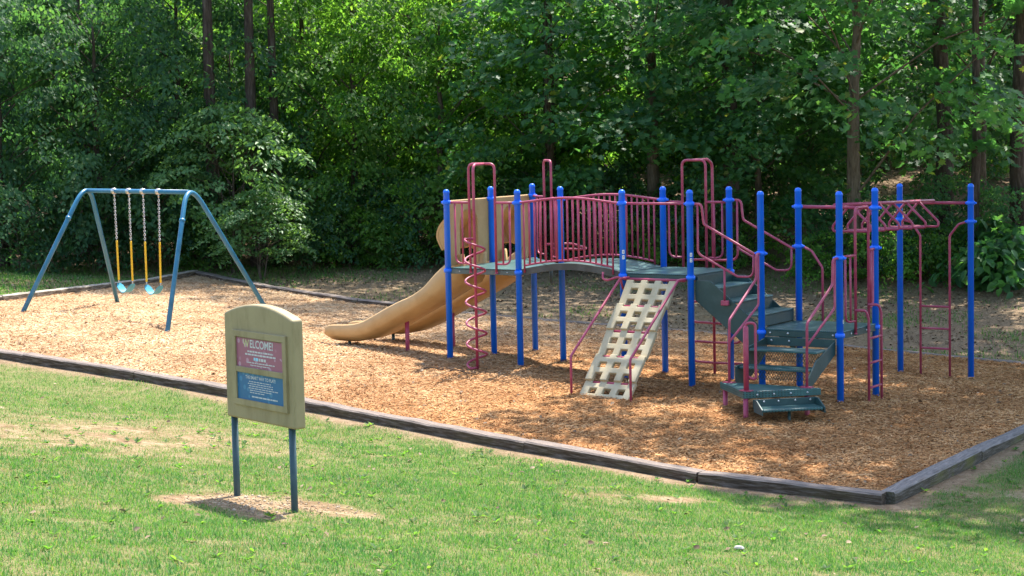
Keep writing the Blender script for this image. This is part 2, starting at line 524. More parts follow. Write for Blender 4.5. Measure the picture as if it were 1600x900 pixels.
def bark(name, a, b):
    m = mat(name, a, 0.9, 0.15)
    v = coords(m, 'Object', (9, 9, 1.6))
    g = noise(m, v, 1.8, 6, 0.7)
    r = ramp(m, g, [(0.3, tuple(x * 0.4 for x in a)), (0.5, a), (0.72, b)])
    L(m, r.outputs[0], bsdf(m).inputs['Base Color'])
    bump(m, g, 1.0, 0.05)
    return m


M_BARK = bark('grey_brown_bark', (0.10, 0.075, 0.055), (0.20, 0.16, 0.125))
M_BARKL = bark('light_bark', (0.15, 0.115, 0.08), (0.25, 0.20, 0.15))
M_BARKD = bark('dark_pine_bark', (0.075, 0.056, 0.045), (0.15, 0.12, 0.10))


# ------------------------------------------------------------------ terrain
MULCH_POLY = [(7.62, -4.68), (5.57, -4.85), (3.13, -4.55), (0.7, -4.2), (-1.75, -3.85), (-4.15, -3.57), (-6.6, -3.42), (-9.0, -3.25), (-11.4, -3.1),
              (-12.5, 1.2), (-16.1, 10.3), (-12.7, 9.0), (-9.1, 7.75), (-6.85, 7.72), (-4.0, 7.98), (-1.5, 8.42), (2.4, 8.28), (7.52, 8.3)]


def inside(u, v):
    u = np.asarray(u); v = np.asarray(v)
    r = np.zeros(u.shape, bool)
    n = len(MULCH_POLY)
    for i in range(n):
        (x0, y0), (x1, y1) = MULCH_POLY[i], MULCH_POLY[(i + 1) % n]
        c = ((y0 > v) != (y1 > v))
        xi = (x1 - x0) * (v - y0) / ((y1 - y0) if abs(y1 - y0) > 1e-9 else 1e-9) + x0
        r ^= c & (u < xi)
    return r


def edge_dist(u, v):
    u = np.asarray(u, float); v = np.asarray(v, float)
    best = np.full(u.shape, 1e9)
    n = len(MULCH_POLY)
    for i in range(n):
        (x0, y0), (x1, y1) = MULCH_POLY[i], MULCH_POLY[(i + 1) % n]
        dx, dy = x1 - x0, y1 - y0
        t = np.clip(((u - x0) * dx + (v - y0) * dy) / (dx * dx + dy * dy), 0, 1)
        best = np.minimum(best, np.hypot(u - x0 - t * dx, v - y0 - t * dy))
    return best


def base_z(u, v):
    u = np.asarray(u, float); v = np.asarray(v, float)
    z = -0.0416 * np.clip(u, -25, 14) - 0.0566 * np.clip(v, 0, 9) + 0.015 * np.clip(v, -12, 0)
    return z


def mulch_z(u, v):
    u = np.asarray(u, float); v = np.asarray(v, float)
    worn_ = sum(a * np.exp(-(((u - x) / rx) ** 2 + ((v - y) / ry) ** 2)) for x, y, rx, ry, a in ((-9.42, 1.35, 0.35, 0.7, 0.06), (-8.62, 1.3, 0.35, 0.7, 0.06), (-4.3, 0.6, 0.5, 0.4, 0.05), (-4.3, 1.75, 0.5, 0.4, 0.05)))
    for x, y in ((-1.262, 0), (-1.262, 1.16), (-1.262, 2.32), (0, 0), (0, 1.16), (1.754, 0), (1.754, 1.16), (2.825, 0), (2.825, 1.16), (3.895, 0), (3.895, 1.16), (5.029, 0), (5.029, 1.16), (3.895, 4.763), (5.029, 4.763)):
        worn_ = worn_ - 0.03 * np.exp(-((u - x) ** 2 + (v - y) ** 2) / 0.045)
    return base_z(u, v) - worn_ + 0.035 * (fnoise(np.asarray(u) * 0.9, np.asarray(v) * 0.9, 3) - 0.5) - 0.005


def ground_z(u, v):
    u = np.asarray(u, float); v = np.asarray(v, float)
    z = base_z(u, v) + 0.02 * np.clip(v - 9, 0, 6) + 0.13 * np.maximum(v - 16, 0) * (v < 70) + (v >= 70) * 7.0
    x = np.maximum(-v - 4.9, 0)
    z = z + 0.134 * np.where(x > 0, np.sqrt(x * x + 0.1) - 0.316, 0)
    z = z - 0.085 + 0.045 * np.clip(v / 6, 0, 1)
    near = np.clip(1 - edge_dist(u, v) / 0.6, 0, 1) * inside(u, v)
    return z - 0.06 * inside(u, v) + 0.03 * (fnoise(u * 0.7 + 5, v * 0.7, 3) - 0.5) * (1 - near)


SIGN_A = np.array((3.98, -10.53)); SIGN_B = np.array((4.89, -10.82))


def cover(u, v):
    """how much turf grows at a spot"""
    u = np.asarray(u, float); v = np.asarray(v, float)
    X, Y = g2c(u, v)
    n = fnoise(u * 0.55 + 3, v * 0.55 + 8, 3)
    n2 = fnoise(u * 2.3, v * 2.3 + 4, 3)
    c = np.clip(1.08 + (n - 0.42) * 1.5 + (n2 - 0.5) * 0.7, 0.0, 1.0)
    # thin dry turf along the upper left of the lawn
    c = c * np.clip(1.05 - (0.25 + 1.1 * n2) * np.exp(-(((X + 4.8) / 2.8) ** 2 + ((Y - 21.3) / 2.3) ** 2)) - (n2 - 0.4) * 0.8 * np.exp(-(((X + 4) / 3.0) ** 2 + ((Y - 18.0) / 2.6) ** 2)), 0, 1)
    # worn strip along the timbers
    e = edge_dist(u, v)
    c = c * np.clip((e - 0.10 - 0.5 * (n2 - 0.35)) / 0.3, 0.05, 1)
    # bare soil round the sign
    m = (SIGN_A + SIGN_B) / 2
    d = np.sqrt(((X - g2c(*m)[0] - 0.0) / 0.86) ** 2 + ((Y - g2c(*m)[1] + 0.05) / 0.80) ** 2)
    n3 = fnoise(u * 5.1 + 31, v * 5.1 + 12, 2)
    c = c * np.clip((d - 0.62 - 1.1 * (n2 - 0.5) - 1.2 * (n3 - 0.5)) / 0.55, 0.05, 1)
    for (px, py, rx, ry) in ((1.1, 19.1, 1.2, 0.55), (5.9, 20.2, 1.2, 0.5)):
        d = np.sqrt(((X - px) / rx) ** 2 + ((Y - py) / ry) ** 2)
        c = c * np.clip((d - 0.3 - 2.6 * (n2 - 0.5)) / 1.0, 0.10, 1)
    c = np.clip(c * (0.70 + 1.1 * (n3 - 0.25)), 0, 1)
    return np.where(v > 5, c * 0.25, c)


def axis(segs):
    out = []
    for (a, b, s) in segs:
        out += list(np.arange(a, b - 1e-6, s))
    out.append(segs[-1][1])
    return np.array(out)


def ground_sheet():
    us = axis([(-400, -60, 40), (-60, -20, 2.5), (-20, -8, 0.3), (-8, 16, 0.12), (16, 30, 1.5), (30, 400, 37)])
    vs_ = axis([(-200, -30, 20), (-30, -17, 1.0), (-17, -3, 0.12), (-3, 20, 0.3), (20, 70, 2.0), (70, 500, 43)])
    U, V = np.meshgrid(us, vs_, indexing='ij')
    Z = ground_z(U, V)
    nu, nv = U.shape
    P = np.stack([U, V, Z], -1).reshape(-1, 3)
    i = np.arange(nu * nv).reshape(nu, nv)
    F = np.stack([i[:-1, :-1], i[1:, :-1], i[1:, 1:], i[:-1, 1:]], -1).reshape(-1, 4)
    me = array_mesh('ground', P, [F], 0)
    c = cover(U, V).ravel()
    lit = np.clip((V - 5) / 2.5, 0, 1) * np.clip(0.35 + 1.6 * fnoise(U * 0.35, V * 0.35 + 2, 3) - 0.25, 0, 1)
    lit = np.maximum(lit, np.clip((V - 13.5) / 2, 0, 1))
    lit = np.maximum(lit, 0.75 * np.clip(1.25 - edge_dist(U, V) / 0.45, 0, 1)).ravel()
    for nm, arr in (('cover', c), ('litter', lit)):
        a = me.attributes.new(nm, 'FLOAT', 'POINT'); a.data.foreach_set('value', arr.astype(np.float32))
    o = link('ground', me, M_GROUND, smooth=True)
    tag(o, 'sloping lawn and leaf-strewn ground round the mulch bed', 'ground', kind='structure')
    return o


ground_sheet()


def mulch_bed():
    us = np.arange(-16.4, 7.9, 0.1); vs_ = np.arange(-5.1, 10.6, 0.1)
    U, V = np.meshgrid(us, vs_, indexing='ij')
    P = np.stack([U, V, mulch_z(U, V)], -1).reshape(-1, 3)
    nu, nv = U.shape
    i = np.arange(nu * nv).reshape(nu, nv)
    F = np.stack([i[:-1, :-1], i[1:, :-1], i[1:, 1:], i[:-1, 1:]], -1).reshape(-1, 4)
    ok = inside(U[:-1, :-1] + 0.05, V[:-1, :-1] + 0.05).ravel()
    F = F[ok]
    used = np.unique(F); remap = np.full(len(P), -1); remap[used] = np.arange(len(used))
    o = link('mulch_bed', array_mesh('mulch_bed', P[used], [remap[F]], 0), M_MULCH, smooth=True)
    tag(o, 'wood chip surface filling the timber-edged play area', 'mulch', kind='structure')


mulch_bed()


def in_view(u, v, z, mx=0.06):
    X, Y = g2c(u, v)
    return (np.abs(X) < (0.2667 + mx) * Y + 0.3) & (Y > 11)


def chips():
    n0 = 570000
    u = rng.uniform(-16.5, 7.7, n0); v = rng.uniform(-4.9, 10.3, n0)
    ok = inside(u, v) & in_view(u, v, 0)
    X, Y = g2c(u, v)
    ok &= rng.random(n0) < np.clip(1.3 - (Y - 19) / 17, 0.25, 1) * 0.8
    ok &= (edge_dist(u, v) > 0.085)
    u = u[ok]; v = v[ok]; n = len(u)
    z = mulch_z(u, v) + rng.uniform(0.002, 0.022, n)
    a = rng.uniform(0, 2 * np.pi, n)
    d = np.stack([np.cos(a), np.sin(a), rng.normal(0, 0.22, n)], 1)
    nn = np.stack([rng.normal(0, 0.35, n), rng.normal(0, 0.35, n), np.ones(n)], 1)
    ln = rng.gamma(4, 0.0115, n) + 0.014
    wd = rng.uniform(0.005, 0.015, n)
    tv = np.array([(-0.5, -0.5, -0.3), (0.5, -0.42, -0.3), (0.1, -0.5, 0.3), (-0.5, 0.45, -0.3), (0.5, 0.5, -0.3), (0.0, 0.48, 0.3)])
    tf = [np.array([(0, 2, 5, 3), (2, 1, 4, 5)])]
    me = scatter('wood_chips', tv, tf, np.stack([u, v, z], 1), d, nn, np.stack([wd, ln, wd * 0.8], 1))
    o = link('wood_chips', me, M_CHIP)
    tag(o, 'loose tan wood chips spread over the play area', 'wood chips', kind='stuff')


chips()


def grass():
    T3 = np.array([(-0.5, 0, 0), (0.5, 0, 0), (-0.36, 0.55, 0.06), (0.36, 0.55, 0.06), (0.0, 1.0, 0.26)])
    TF = [np.array([(0, 1, 3, 2)]), np.array([(2, 3, 4)])]
    n0 = 1850000
    X = rng.uniform(-9.5, 8.5, n0); Y = rng.uniform(11.2, 30, n0)
    ok = (np.abs(X) < 0.32 * Y + 0.4)
    X = X[ok]; Y = Y[ok]
    c, s = math.cos(YAW), math.sin(YAW)
    u = CAM.x + X * c - Y * s; v = CAM.y + X * s + Y * c
    ok = ~inside(u, v) & (v < 4) & (edge_dist(u, v) > 0.09)
    u = u[ok]; v = v[ok]; X = X[ok]; Y = Y[ok]
    cv = cover(u, v)
    keep = rng.random(len(u)) < cv * np.clip(1.5 - (Y - 11) / 14, 0.35, 1) * 0.62
    u = u[keep]; v = v[keep]; cv = cv[keep]
    n = len(u)
    h = (0.018 + 0.032 * rng.random(n) * (0.5 + fnoise(u * 1.3, v * 1.3))) * np.clip(0.5 + cv * 0.7, 0.5, 1.2)
    tall = rng.random(n) < 0.012
    h = np.where(tall, h * 1.7, h) * (0.75 + 0.6 * fnoise(u * 3.3 + 50, v * 3.3, 2))
    a = rng.uniform(0, 2 * np.pi, n)
    lean = rng.uniform(0.15, 0.9, n)
    d = np.stack([np.cos(a) * lean, np.sin(a) * lean, np.ones(n)], 1)
    nn = np.stack([-np.cos(a), -np.sin(a), lean * 0 + 0.2], 1)
    me_pos = np.stack([u, v, ground_z(u, v) - 0.004], 1)
    wd = rng.uniform(0.0040, 0.0075, n)
    dry = rng.random(n) < np.clip(0.09 + 0.55 * (1 - cv) + 0.35 * (fnoise(u * 0.8 + 9, v * 0.8) - 0.55), 0.03, 0.8)
    for nm, m, sel, lab in (('grass', M_GRASS, ~dry, 'short green lawn grass in front of the mulch bed'), ('dry_grass', M_DRY, dry, 'straw-coloured dry blades mixed through the lawn')):
        me = scatter(nm, T3, TF, me_pos[sel], d[sel], -nn[sel], np.stack([wd, h, h], 1)[sel])
        o = link(nm, me, m)
        tag(o, lab, 'grass', kind='stuff')
    # sparse grass behind the bed
    n0 = 230000
    X = rng.uniform(-13, 12.5, n0); Y = rng.uniform(31, 47, n0)
    u = CAM.x + X * c - Y * s; v = CAM.y + X * s + Y * c
    pn = fnoise(u * 0.5 + 1, v * 0.5 + 30, 3)
    left = np.clip((-u - 12) / 2, 0, 1)
    dens = np.clip((pn - 0.54) * 4, 0, 1) * 0.5 + left * 0.4
    ok = ~inside(u, v) & (edge_dist(u, v) > 0.1) & (np.abs(X) < 0.3 * Y) & (rng.random(n0) < dens) & ((v > 6) | (u < -10))
    u = u[ok]; v = v[ok]; n = len(u)
    h = rng.uniform(0.04, 0.12, n)
    a = rng.uniform(0, 2 * np.pi, n); lean = rng.uniform(0.1, 0.8, n)
    d = np.stack([np.cos(a) * lean, np.sin(a) * lean, np.ones(n)], 1)
    nn = np.stack([np.cos(a), np.sin(a), np.full(n, -0.2)], 1)
    me = scatter('sparse_grass', T3, TF, np.stack([u, v, ground_z(u, v)], 1), d, nn, np.stack([rng.uniform(0.008, 0.014, n), h, h], 1))
    tag(link('sparse_grass', me, M_GRASS), 'thin patchy grass between the mulch bed and the wood', 'grass', kind='stuff')


grass()


def litter():
    n0 = 42000
    X = rng.uniform(-15, 15, n0); Y = rng.uniform(31, 62, n0)
    c, s = math.cos(YAW), math.sin(YAW)
    u = CAM.x + X * c - Y * s; v = CAM.y + X * s + Y * c
    ok = ~inside(u, v) & (edge_dist(u, v) > 0.12) & (np.abs(X) < 0.31 * Y) & ((v > 7) | (u < -12))
    u = u[ok]; v = v[ok]; n = len(u)
    a = rng.uniform(0, 2 * np.pi, n)
    d = np.stack([np.cos(a), np.sin(a), rng.normal(0, 0.3, n)], 1)
    nn = np.stack([rng.normal(0, 0.4, n), rng.normal(0, 0.4, n), np.ones(n)], 1)
    tv = np.array([(0, -0.5, 0), (0.38, -0.1, 0.16), (0.3, 0.3, 0.12), (0, 0.5, 0), (-0.3, 0.3, 0.12), (-0.38, -0.1, 0.16)])
    tf = [np.array([(0, 1, 2, 3), (0, 3, 4, 5)])]
    me = scatter('leaf_litter', tv, tf, np.stack([u, v, ground_z(u, v) + 0.012], 1), d, nn, rng.uniform(0.03, 0.08, n))
    tag(link('leaf_litter', me, M_LITTER), 'brown fallen leaves on the ground before the wood', 'leaf litter', kind='stuff')


litter()

def ground_bits():
    c, s = math.cos(YAW), math.sin(YAW)
    tv = np.array([(0, -0.5, 0), (0.32, -0.1, 0.14), (0.26, 0.3, 0.1), (0, 0.5, 0), (-0.26, 0.3, 0.1), (-0.32, -0.1, 0.14)])
    tf = [np.array([(0, 1, 2, 3), (0, 3, 4, 5)])]
    # stray leaves on chips and lawn
    n = 1500
    X = rng.uniform(-8, 9, n); Y = rng.uniform(13, 37, n)
    u = CAM.x + X * c - Y * s; v = CAM.y + X * s + Y * c
    ins = inside(u, v)
    z = np.where(ins, mulch_z(u, v) + 0.025, ground_z(u, v) + 0.02)
    ok = (np.abs(X) < 0.3 * Y) & (edge_dist(u, v) > 0.12) & (ins | (rng.random(n) < 0.5))
    a = rng.uniform(0, 6.28, n)
    d = np.stack([np.cos(a), np.sin(a), rng.normal(0, 0.3, n)], 1)
    nn = np.stack([rng.normal(0, 0.4, n), rng.normal(0, 0.4, n), np.ones(n)], 1)
    me = scatter('stray_leaves', tv, tf, np.stack([u, v, z], 1)[ok], d[ok], nn[ok], rng.uniform(0.03, 0.075, n)[ok])
    tag(link('stray_leaves', me, M_LITTER), 'scattered dry leaves on the chips and lawn', 'leaves', kind='stuff')
    # clods and grit on the bare soil round the sign
    n = 1100
    m = g2c(*((SIGN_A + SIGN_B) / 2))
    X = m[0] + rng.normal(0, 0.45, n); Y = m[1] + rng.normal(-0.05, 0.42, n)
    u = CAM.x + X * c - Y * s; v = CAM.y + X * s + Y * c
    ok = cover(u, v) < 0.5
    u = u[ok]; v = v[ok]; n = len(u)
    oct_v = np.array([(1, 0, 0), (0, 1, 0), (-1, 0, 0), (0, -1, 0), (0, 0, 0.7), (0, 0, -0.7)]) * 0.5
    oct_f = [np.array([(0, 1, 4), (1, 2, 4), (2, 3, 4), (3, 0, 4), (1, 0, 5), (2, 1, 5), (3, 2, 5), (0, 3, 5)])]
    a = rng.uniform(0, 6.28, n)
    d = np.stack([np.cos(a), np.sin(a), rng.normal(0, 0.2, n)], 1)
    nn = np.stack([rng.normal(0, 0.3, n), rng.normal(0, 0.3, n), np.ones(n)], 1)
    me = scatter('soil_clods', oct_v, oct_f, np.stack([u, v, ground_z(u, v) + 0.004], 1), d, nn, rng.gamma(1.6, 0.006, n) + 0.005)
    cl = island_mat('soil_clods', [(0.0, (0.22, 0.15, 0.09)), (0.5, (0.34, 0.25, 0.165)), (1.0, (0.50, 0.41, 0.30))], 0.95, 0.1)
    tag(link('soil_clods', me, cl), 'crumbly soil and grit at the foot of the sign', 'soil', kind='stuff')
    # broadleaf weeds in the lawn
    n = 420
    X = rng.uniform(-5.5, 6, n); Y = rng.uniform(12, 24, n)
    u = CAM.x + X * c - Y * s; v = CAM.y + X * s + Y * c
    ok = ~inside(u, v) & (np.abs(X) < 0.3 * Y) & (edge_dist(u, v) > 0.12)
    u = np.repeat(u[ok], 7); v = np.repeat(v[ok], 7); n = len(u)
    a = rng.uniform(0, 6.28, n)
    d = np.stack([np.cos(a), np.sin(a), rng.uniform(0.2, 0.9, n)], 1)
    nn = np.stack([-np.cos(a) * 0.4, -np.sin(a) * 0.4, np.ones(n)], 1)
    tv2 = np.array([(0, 0, 0), (0.2, 0.4, 0.05), (0.16, 0.75, 0.03), (0, 1, -0.05), (-0.16, 0.75, 0.03), (-0.2, 0.4, 0.05)])
    me = scatter('lawn_weeds', tv2, tf, np.stack([u, v, ground_z(u, v) + 0.008], 1), d, nn, rng.uniform(0.035, 0.085, n))
    tag(link('lawn_weeds', me, M_BRIGHT), 'small broad-leaved weeds dotted through the lawn', 'weeds', kind='stuff')


ground_bits()

# small debris on the mulch and lawn
def debris():
    for i, (u, v, ln, a, lab) in enumerate((
            (-1.05, -0.95, 0.42, 0.3, 'thin brown twig lying on the chips beside the spiral climber'),
            (-0.62, -0.9, 0.55, -0.2, 'forked twig with dry leaves near the foot of the spiral climber'))):
        b = MB()
        z = float(mulch_z(u, v)) + 0.03
        p = [Vector((u + t * ln * math.cos(a), v + t * ln * math.sin(a) + 0.02 * math.sin(t * 5), z + 0.012 * math.sin(t * 7))) for t in np.linspace(0, 1, 6)]
        b.tube(p, [0.011, 0.010, 0.009, 0.008, 0.006, 0.004], 5)
        for k in (2, 3, 4):
            q = p[k] + Vector((math.cos(a + 0.9) * 0.14, math.sin(a + 0.9) * 0.14, 0.02))
            b.tube([p[k], q], [0.005, 0.003], 4)
        tag(b.build('twig', M_BARKD), lab, 'twig', 'twigs on the chips')
    x, y = c2g(1.85, 15.8)
    b = MB()
    z = float(ground_z(x, y))
    pr = [(0.0, 0.0), (0.03, 0.008), (0.042, 0.02), (0.03, 0.034), (0.008, 0.04)]
    b.lathe(pr, (x, y, z + 0.005), 9)
    b.v = [(x + (p[0] - x) * (1 + 0.25 * math.sin(9 * p[1])), y + (p[1] - y) * 0.7, p[2]) for p in b.v]
    tag(b.build('pale_stone', mat('pale_stone', (0.42, 0.39, 0.33), 0.9)), 'small pale stone lying in the lawn at the bottom of the picture', 'stone')


debris()

# ------------------------------------------------------------------ timbers
ORD = ['first', 'second', 'third', 'fourth', 'fifth', 'sixth', 'seventh', 'eighth', 'ninth', 'tenth']


def timber(a, b, m, label, wid=0.19, top=0.035, hgt=0.30, jit=0.0):
    za, zb = float(base_z(*a)) + top, float(base_z(*b)) + top + jit
    A = Vector((a[0], a[1], za)); B = Vector((b[0], b[1], zb))
    d = B - A; ln = d.length - 0.006
    x = d.normalized(); y = Vector((0, 0, 1)).cross(x).normalized(); z = x.cross(y)
    bm = bmesh.new()
    k = 9
    rings = []
    for i in range(k):
        t = (i / (k - 1) - 0.5) * ln
        w = wid / 2 * (1 + random.uniform(-0.05, 0.05)); h0 = random.uniform(-0.006, 0.006)
        r = 0.018
        sec = [(-w, -hgt), (w, -hgt), (w, -r + h0), (w - r, h0), (-w + r, h0 + random.uniform(-0.004, 0.004)), (-w, -r + h0)]
        rings.append([bm.verts.new((t, p, q)) for p, q in sec])
    for i in range(k - 1):
        for j in range(6):
            bm.faces.new((rings[i][j], rings[i][(j + 1) % 6], rings[i + 1][(j + 1) % 6], rings[i + 1][j]))
    bm.faces.new(rings[0][::-1]); bm.faces.new(rings[-1])
    bmesh.ops.recalc_face_normals(bm, faces=bm.faces)
    me = bpy.data.meshes.new('edging_timber'); bm.to_mesh(me); bm.free()
    o = link('edging_timber', me, m)
    mw = Matrix((x, y, z)).transposed().to_4x4()
    mw.translation = (A + B) / 2
    o.matrix_world = mw
    tag(o, label, 'timber', 'timbers edging the mulch bed')
    return o


def timbers():
    P = MULCH_POLY
    for i in range(8):
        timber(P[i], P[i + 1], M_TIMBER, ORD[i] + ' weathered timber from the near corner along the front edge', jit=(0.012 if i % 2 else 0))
    # right edge, near corner to the back
    a = np.array((7.62, -4.62)); b = np.array((7.52, 8.3)); k = 5
    for i in range(k):
        p, q = a + (b - a) * i / k, a + (b - a) * (i + 1) / k
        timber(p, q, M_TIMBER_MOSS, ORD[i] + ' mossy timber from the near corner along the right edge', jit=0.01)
    # left edge
    for (a, b, k, nm, off) in (((-11.4, -3.1), (-12.5, 1.2), 2, None, 0), ((-12.5, 1.2), (-16.1, 10.3), 4, None, 2)):
        a = np.array(a); b = np.array(b)
        for i in range(k):
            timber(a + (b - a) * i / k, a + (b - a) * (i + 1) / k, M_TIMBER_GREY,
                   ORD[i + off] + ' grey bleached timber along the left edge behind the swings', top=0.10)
    back = P[10:]
    n = 0
    for i in range(len(back) - 1):
        a = np.array(back[i]); b = np.array(back[i + 1])
        k = max(1, round(np.hypot(*(b - a)) / 2.5))
        for j in range(k):
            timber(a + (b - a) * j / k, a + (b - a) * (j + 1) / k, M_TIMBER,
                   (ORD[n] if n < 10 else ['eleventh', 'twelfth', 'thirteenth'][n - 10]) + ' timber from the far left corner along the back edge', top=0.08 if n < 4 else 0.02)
            n += 1


timbers()

# ------------------------------------------------------------------ play structure
S_ = 1.16
POSTS = {1: (-1.262, 0), 2: (-1.262, 1.16), 4: (-1.262, 2.32), 3: (0, 0), 5: (0, 1.16), 6: (1.754, 0), 7: (1.754, 1.16), 8: (2.825, 0), 9: (2.825, 1.16),
         10: (3.895, 0), 11: (3.895, 1.16), 12: (5.029, 0), 13: (5.029, 1.16), 14: (3.895, 4.763), 15: (5.029, 4.763)}
TOPZ = {14: 2.494, 15: 2.494}
ZD, ZD3, ZR = 1.43, 0.735, 2.397
RT = 0.0175                        # raspberry tube radius
PR = 0.0455                        # post radius
PLAY = empty('play_structure', (0, 0, 0))
tag(PLAY, 'blue posted play structure with raspberry railings, tan slide and green decks', 'play structure')


def V3(p, z): return Vector((p[0], p[1], z))


def play_post(k, collars):
    u, v = POSTS[k]
    H = TOPZ.get(k, 2.59 if k < 10 else 2.573)
    zb = float(mulch_z(u, v)) - 0.15
    o = MB().lathe([(PR, zb), (PR, H - 0.055), (PR + 0.003, H - 0.052), (PR + 0.003, H - 0.04), (PR * 0.93, H - 0.022), (PR * 0.7, H - 0.007), (PR * 0.3, H)], (u, v, 0), 20).build('post', M_BLUE, PLAY, True)
    for z in collars:
        MB().lathe([(PR + 0.001, z - 0.032), (PR + 0.017, z - 0.026), (PR + 0.02, z), (PR + 0.017, z + 0.026), (PR + 0.001, z + 0.032)], (u, v, 0), 20).build('collar', M_BLUE, o, True)
        # clamp ears along u
        if z > ZD:
            for s in (-1, 1):
                MB().lathe([(0.021, -0.016), (0.026, -0.008), (0.026, 0.008), (0.021, 0.016)], (u + s * (PR + 0.024), v, z), 10).build('collar_clamp', M_BLUE, o, True)
    if k in (6, 8, 12):
        zz = {6: 1.62, 8: 1.60, 12: 0.84}[k]
        a0 = -1.2 if k != 12 else -0.2
        for dz, h in ((0.0, 0.055), (0.075, 0.055)):
            if k == 12 and dz: continue
            pts = [a0 + t * 0.7 for t in (0, 0.25, 0.5, 0.75, 1)]
            r = PR + 0.0018
            vs_ = [(u + r * math.cos(t), v + r * math.sin(t), zz + dz + q) for q in (0, h) for t in pts]
            MB().add(vs_, [(i, i + 1, i + 6, i + 5) for i in range(4)]).build('warning_sticker', M_STICK, o)
            r += 0.0012
            for q0 in (0.012, 0.032):
                vs_ = [(u + r * math.cos(t), v + r * math.sin(t), zz + dz + q0 + q) for q in (0, 0.009) for t in pts[1:4]]
                MB().add(vs_, [(0, 1, 4, 3), (1, 2, 5, 4)]).build('sticker_print', M_INK, o)
    return o


COLL = {1: (1.385, ZR), 2: (1.385, ZR), 4: (1.385, ZR), 3: (1.385, ZR), 5: (1.385, ZR), 6: (1.385, ZR), 7: (1.385, ZR), 8: (1.385, ZR), 9: (1.385, ZR),
        10: (0.683, 1.74), 11: (0.683, 1.76, 2.31), 12: (0.683, 1.70), 13: (0.683, 1.76, 2.30), 14: (1.94, 2.20), 15: (1.92, 2.20)}
for k in POSTS:
    play_post(k, COLL[k])


def bolts(parent, pts, nrm, r=0.016):
    q = Vector(nrm).to_track_quat('Z', 'Y')
    me = None
    for p in pts:
        if me is None:
            b = MB().lathe([(r, 0), (r, 0.006), (r * 0.6, 0.011)], (0, 0, 0), 8)
            o = b.build('bolt', M_STEEL, parent, True); me = o.data
        else:
            o = link('bolt', me, None, parent)
        o.location = Vector(p); o.rotation_mode = 'QUATERNION'; o.rotation_quaternion = q


def deck(poly, z, rim=0.09, rmat=None, inset=0.04):
    c = Vector((sum(p[0] for p in poly) / len(poly), sum(p[1] for p in poly) / len(poly), 0))
    o = MB().prism([(p[0], p[1], z - 0.02) for p in poly], (0, 0, 0.02)).build('deck', M_DECK, PLAY, bevel=0.008)
    n = len(poly)
    for i in range(n):
        a = Vector((*poly[i], 0)); b = Vector((*poly[(i + 1) % n], 0))
        d = (b - a).normalized(); nn = Vector((0, 0, 1)).cross(d)
        if nn.dot(c - a) < 0: nn = -nn
        p = [a + d * 0.003, b - d * 0.003, b - d * 0.003 + nn * 0.02, a + d * 0.003 + nn * 0.02]
        MB().prism([(q.x, q.y, z - rim) for q in p], (0, 0, rim - 0.022)).build('deck_rim', rmat or M_GREEN, o, bevel=0.004)
    return o


e = 0.0
d1 = deck([(-1.24, 0.0), (-0.02, 0.0), (-0.02, 1.16), (-1.24, 1.16)], ZD, rmat=M_RIM)
deck([(-1.24, 1.17), (-0.04, 1.17), (-1.24, 2.28)], ZD, rmat=M_RIM)
d2 = deck([(1.775, 0.0), (2.86, 0.0), (2.86, 1.16), (1.775, 1.16)], ZD)
d3 = deck([(3.87, 0.0), (5.05, 0.0), (5.05, 1.16), (3.87, 1.16)], ZD3, rim=0.1)
bolts(d3, [(u, -0.001, ZD3 - 0.055) for u in (4.02, 4.28, 4.68, 4.93)], (0, -1, 0))
bolts(d3, [(5.051, v, ZD3 - 0.055) for v in (0.3, 0.8)], (1, 0, 0))
bolts(d1, [(u, -0.001, ZD - 0.05) for u in (-1.05, -0.2)], (0, -1, 0), 0.012)
bolts(d2, [(2.861, v, ZD - 0.05) for v in (0.25, 0.55, 0.85)], (1, 0, 0), 0.013)


def guard_j(A, B, top, bot, parent=None, nbal=1, f0=0.36):
    """panel from a post A to an upright B: top rail, rounded lower bar, balusters between"""
    A = Vector((*A, 0)); B = Vector((*B, 0)); d = (B - A)
    dn = d.normalized()
    at = lambda t, z: A + d * t + Vector((0, 0, z))
    o = tube_obj('guardrail', [A + dn * PR + Vector((0, 0, top)), B + Vector((0, 0, top))], RT, M_RED, parent or PLAY, 0)
    tube_obj('lower_bar', [at(f0, top), at(f0, bot), B + Vector((0, 0, bot))], RT * 0.85, M_RED, o, 0.11)
    for i in range(nbal):
        t = f0 + (1 - f0) * (i + 1) / (nbal + 1)
        tube_obj('baluster', [at(t, top), at(t, bot)], RT * 0.8, M_RED, o, 0)
    return o


def loop(B1, B2, zb, zt, name='handle_loop', parent=None):
    a = Vector((*B1, 0)); b = Vector((*B2, 0))
    o = tube_obj(name, [a + Vector((0, 0, zb)), a + Vector((0, 0, zt)), b + Vector((0, 0, zt)), b + Vector((0, 0, zb))], RT * 1.1, M_RED, parent or PLAY, 0.09)
    for p in (a, b):
        MB().lathe([(0.024, 0), (0.026, 0.012), (0.02, 0.02)], (p.x, p.y, zb), 8).build('foot_clamp', M_RED, o, True)
    return o


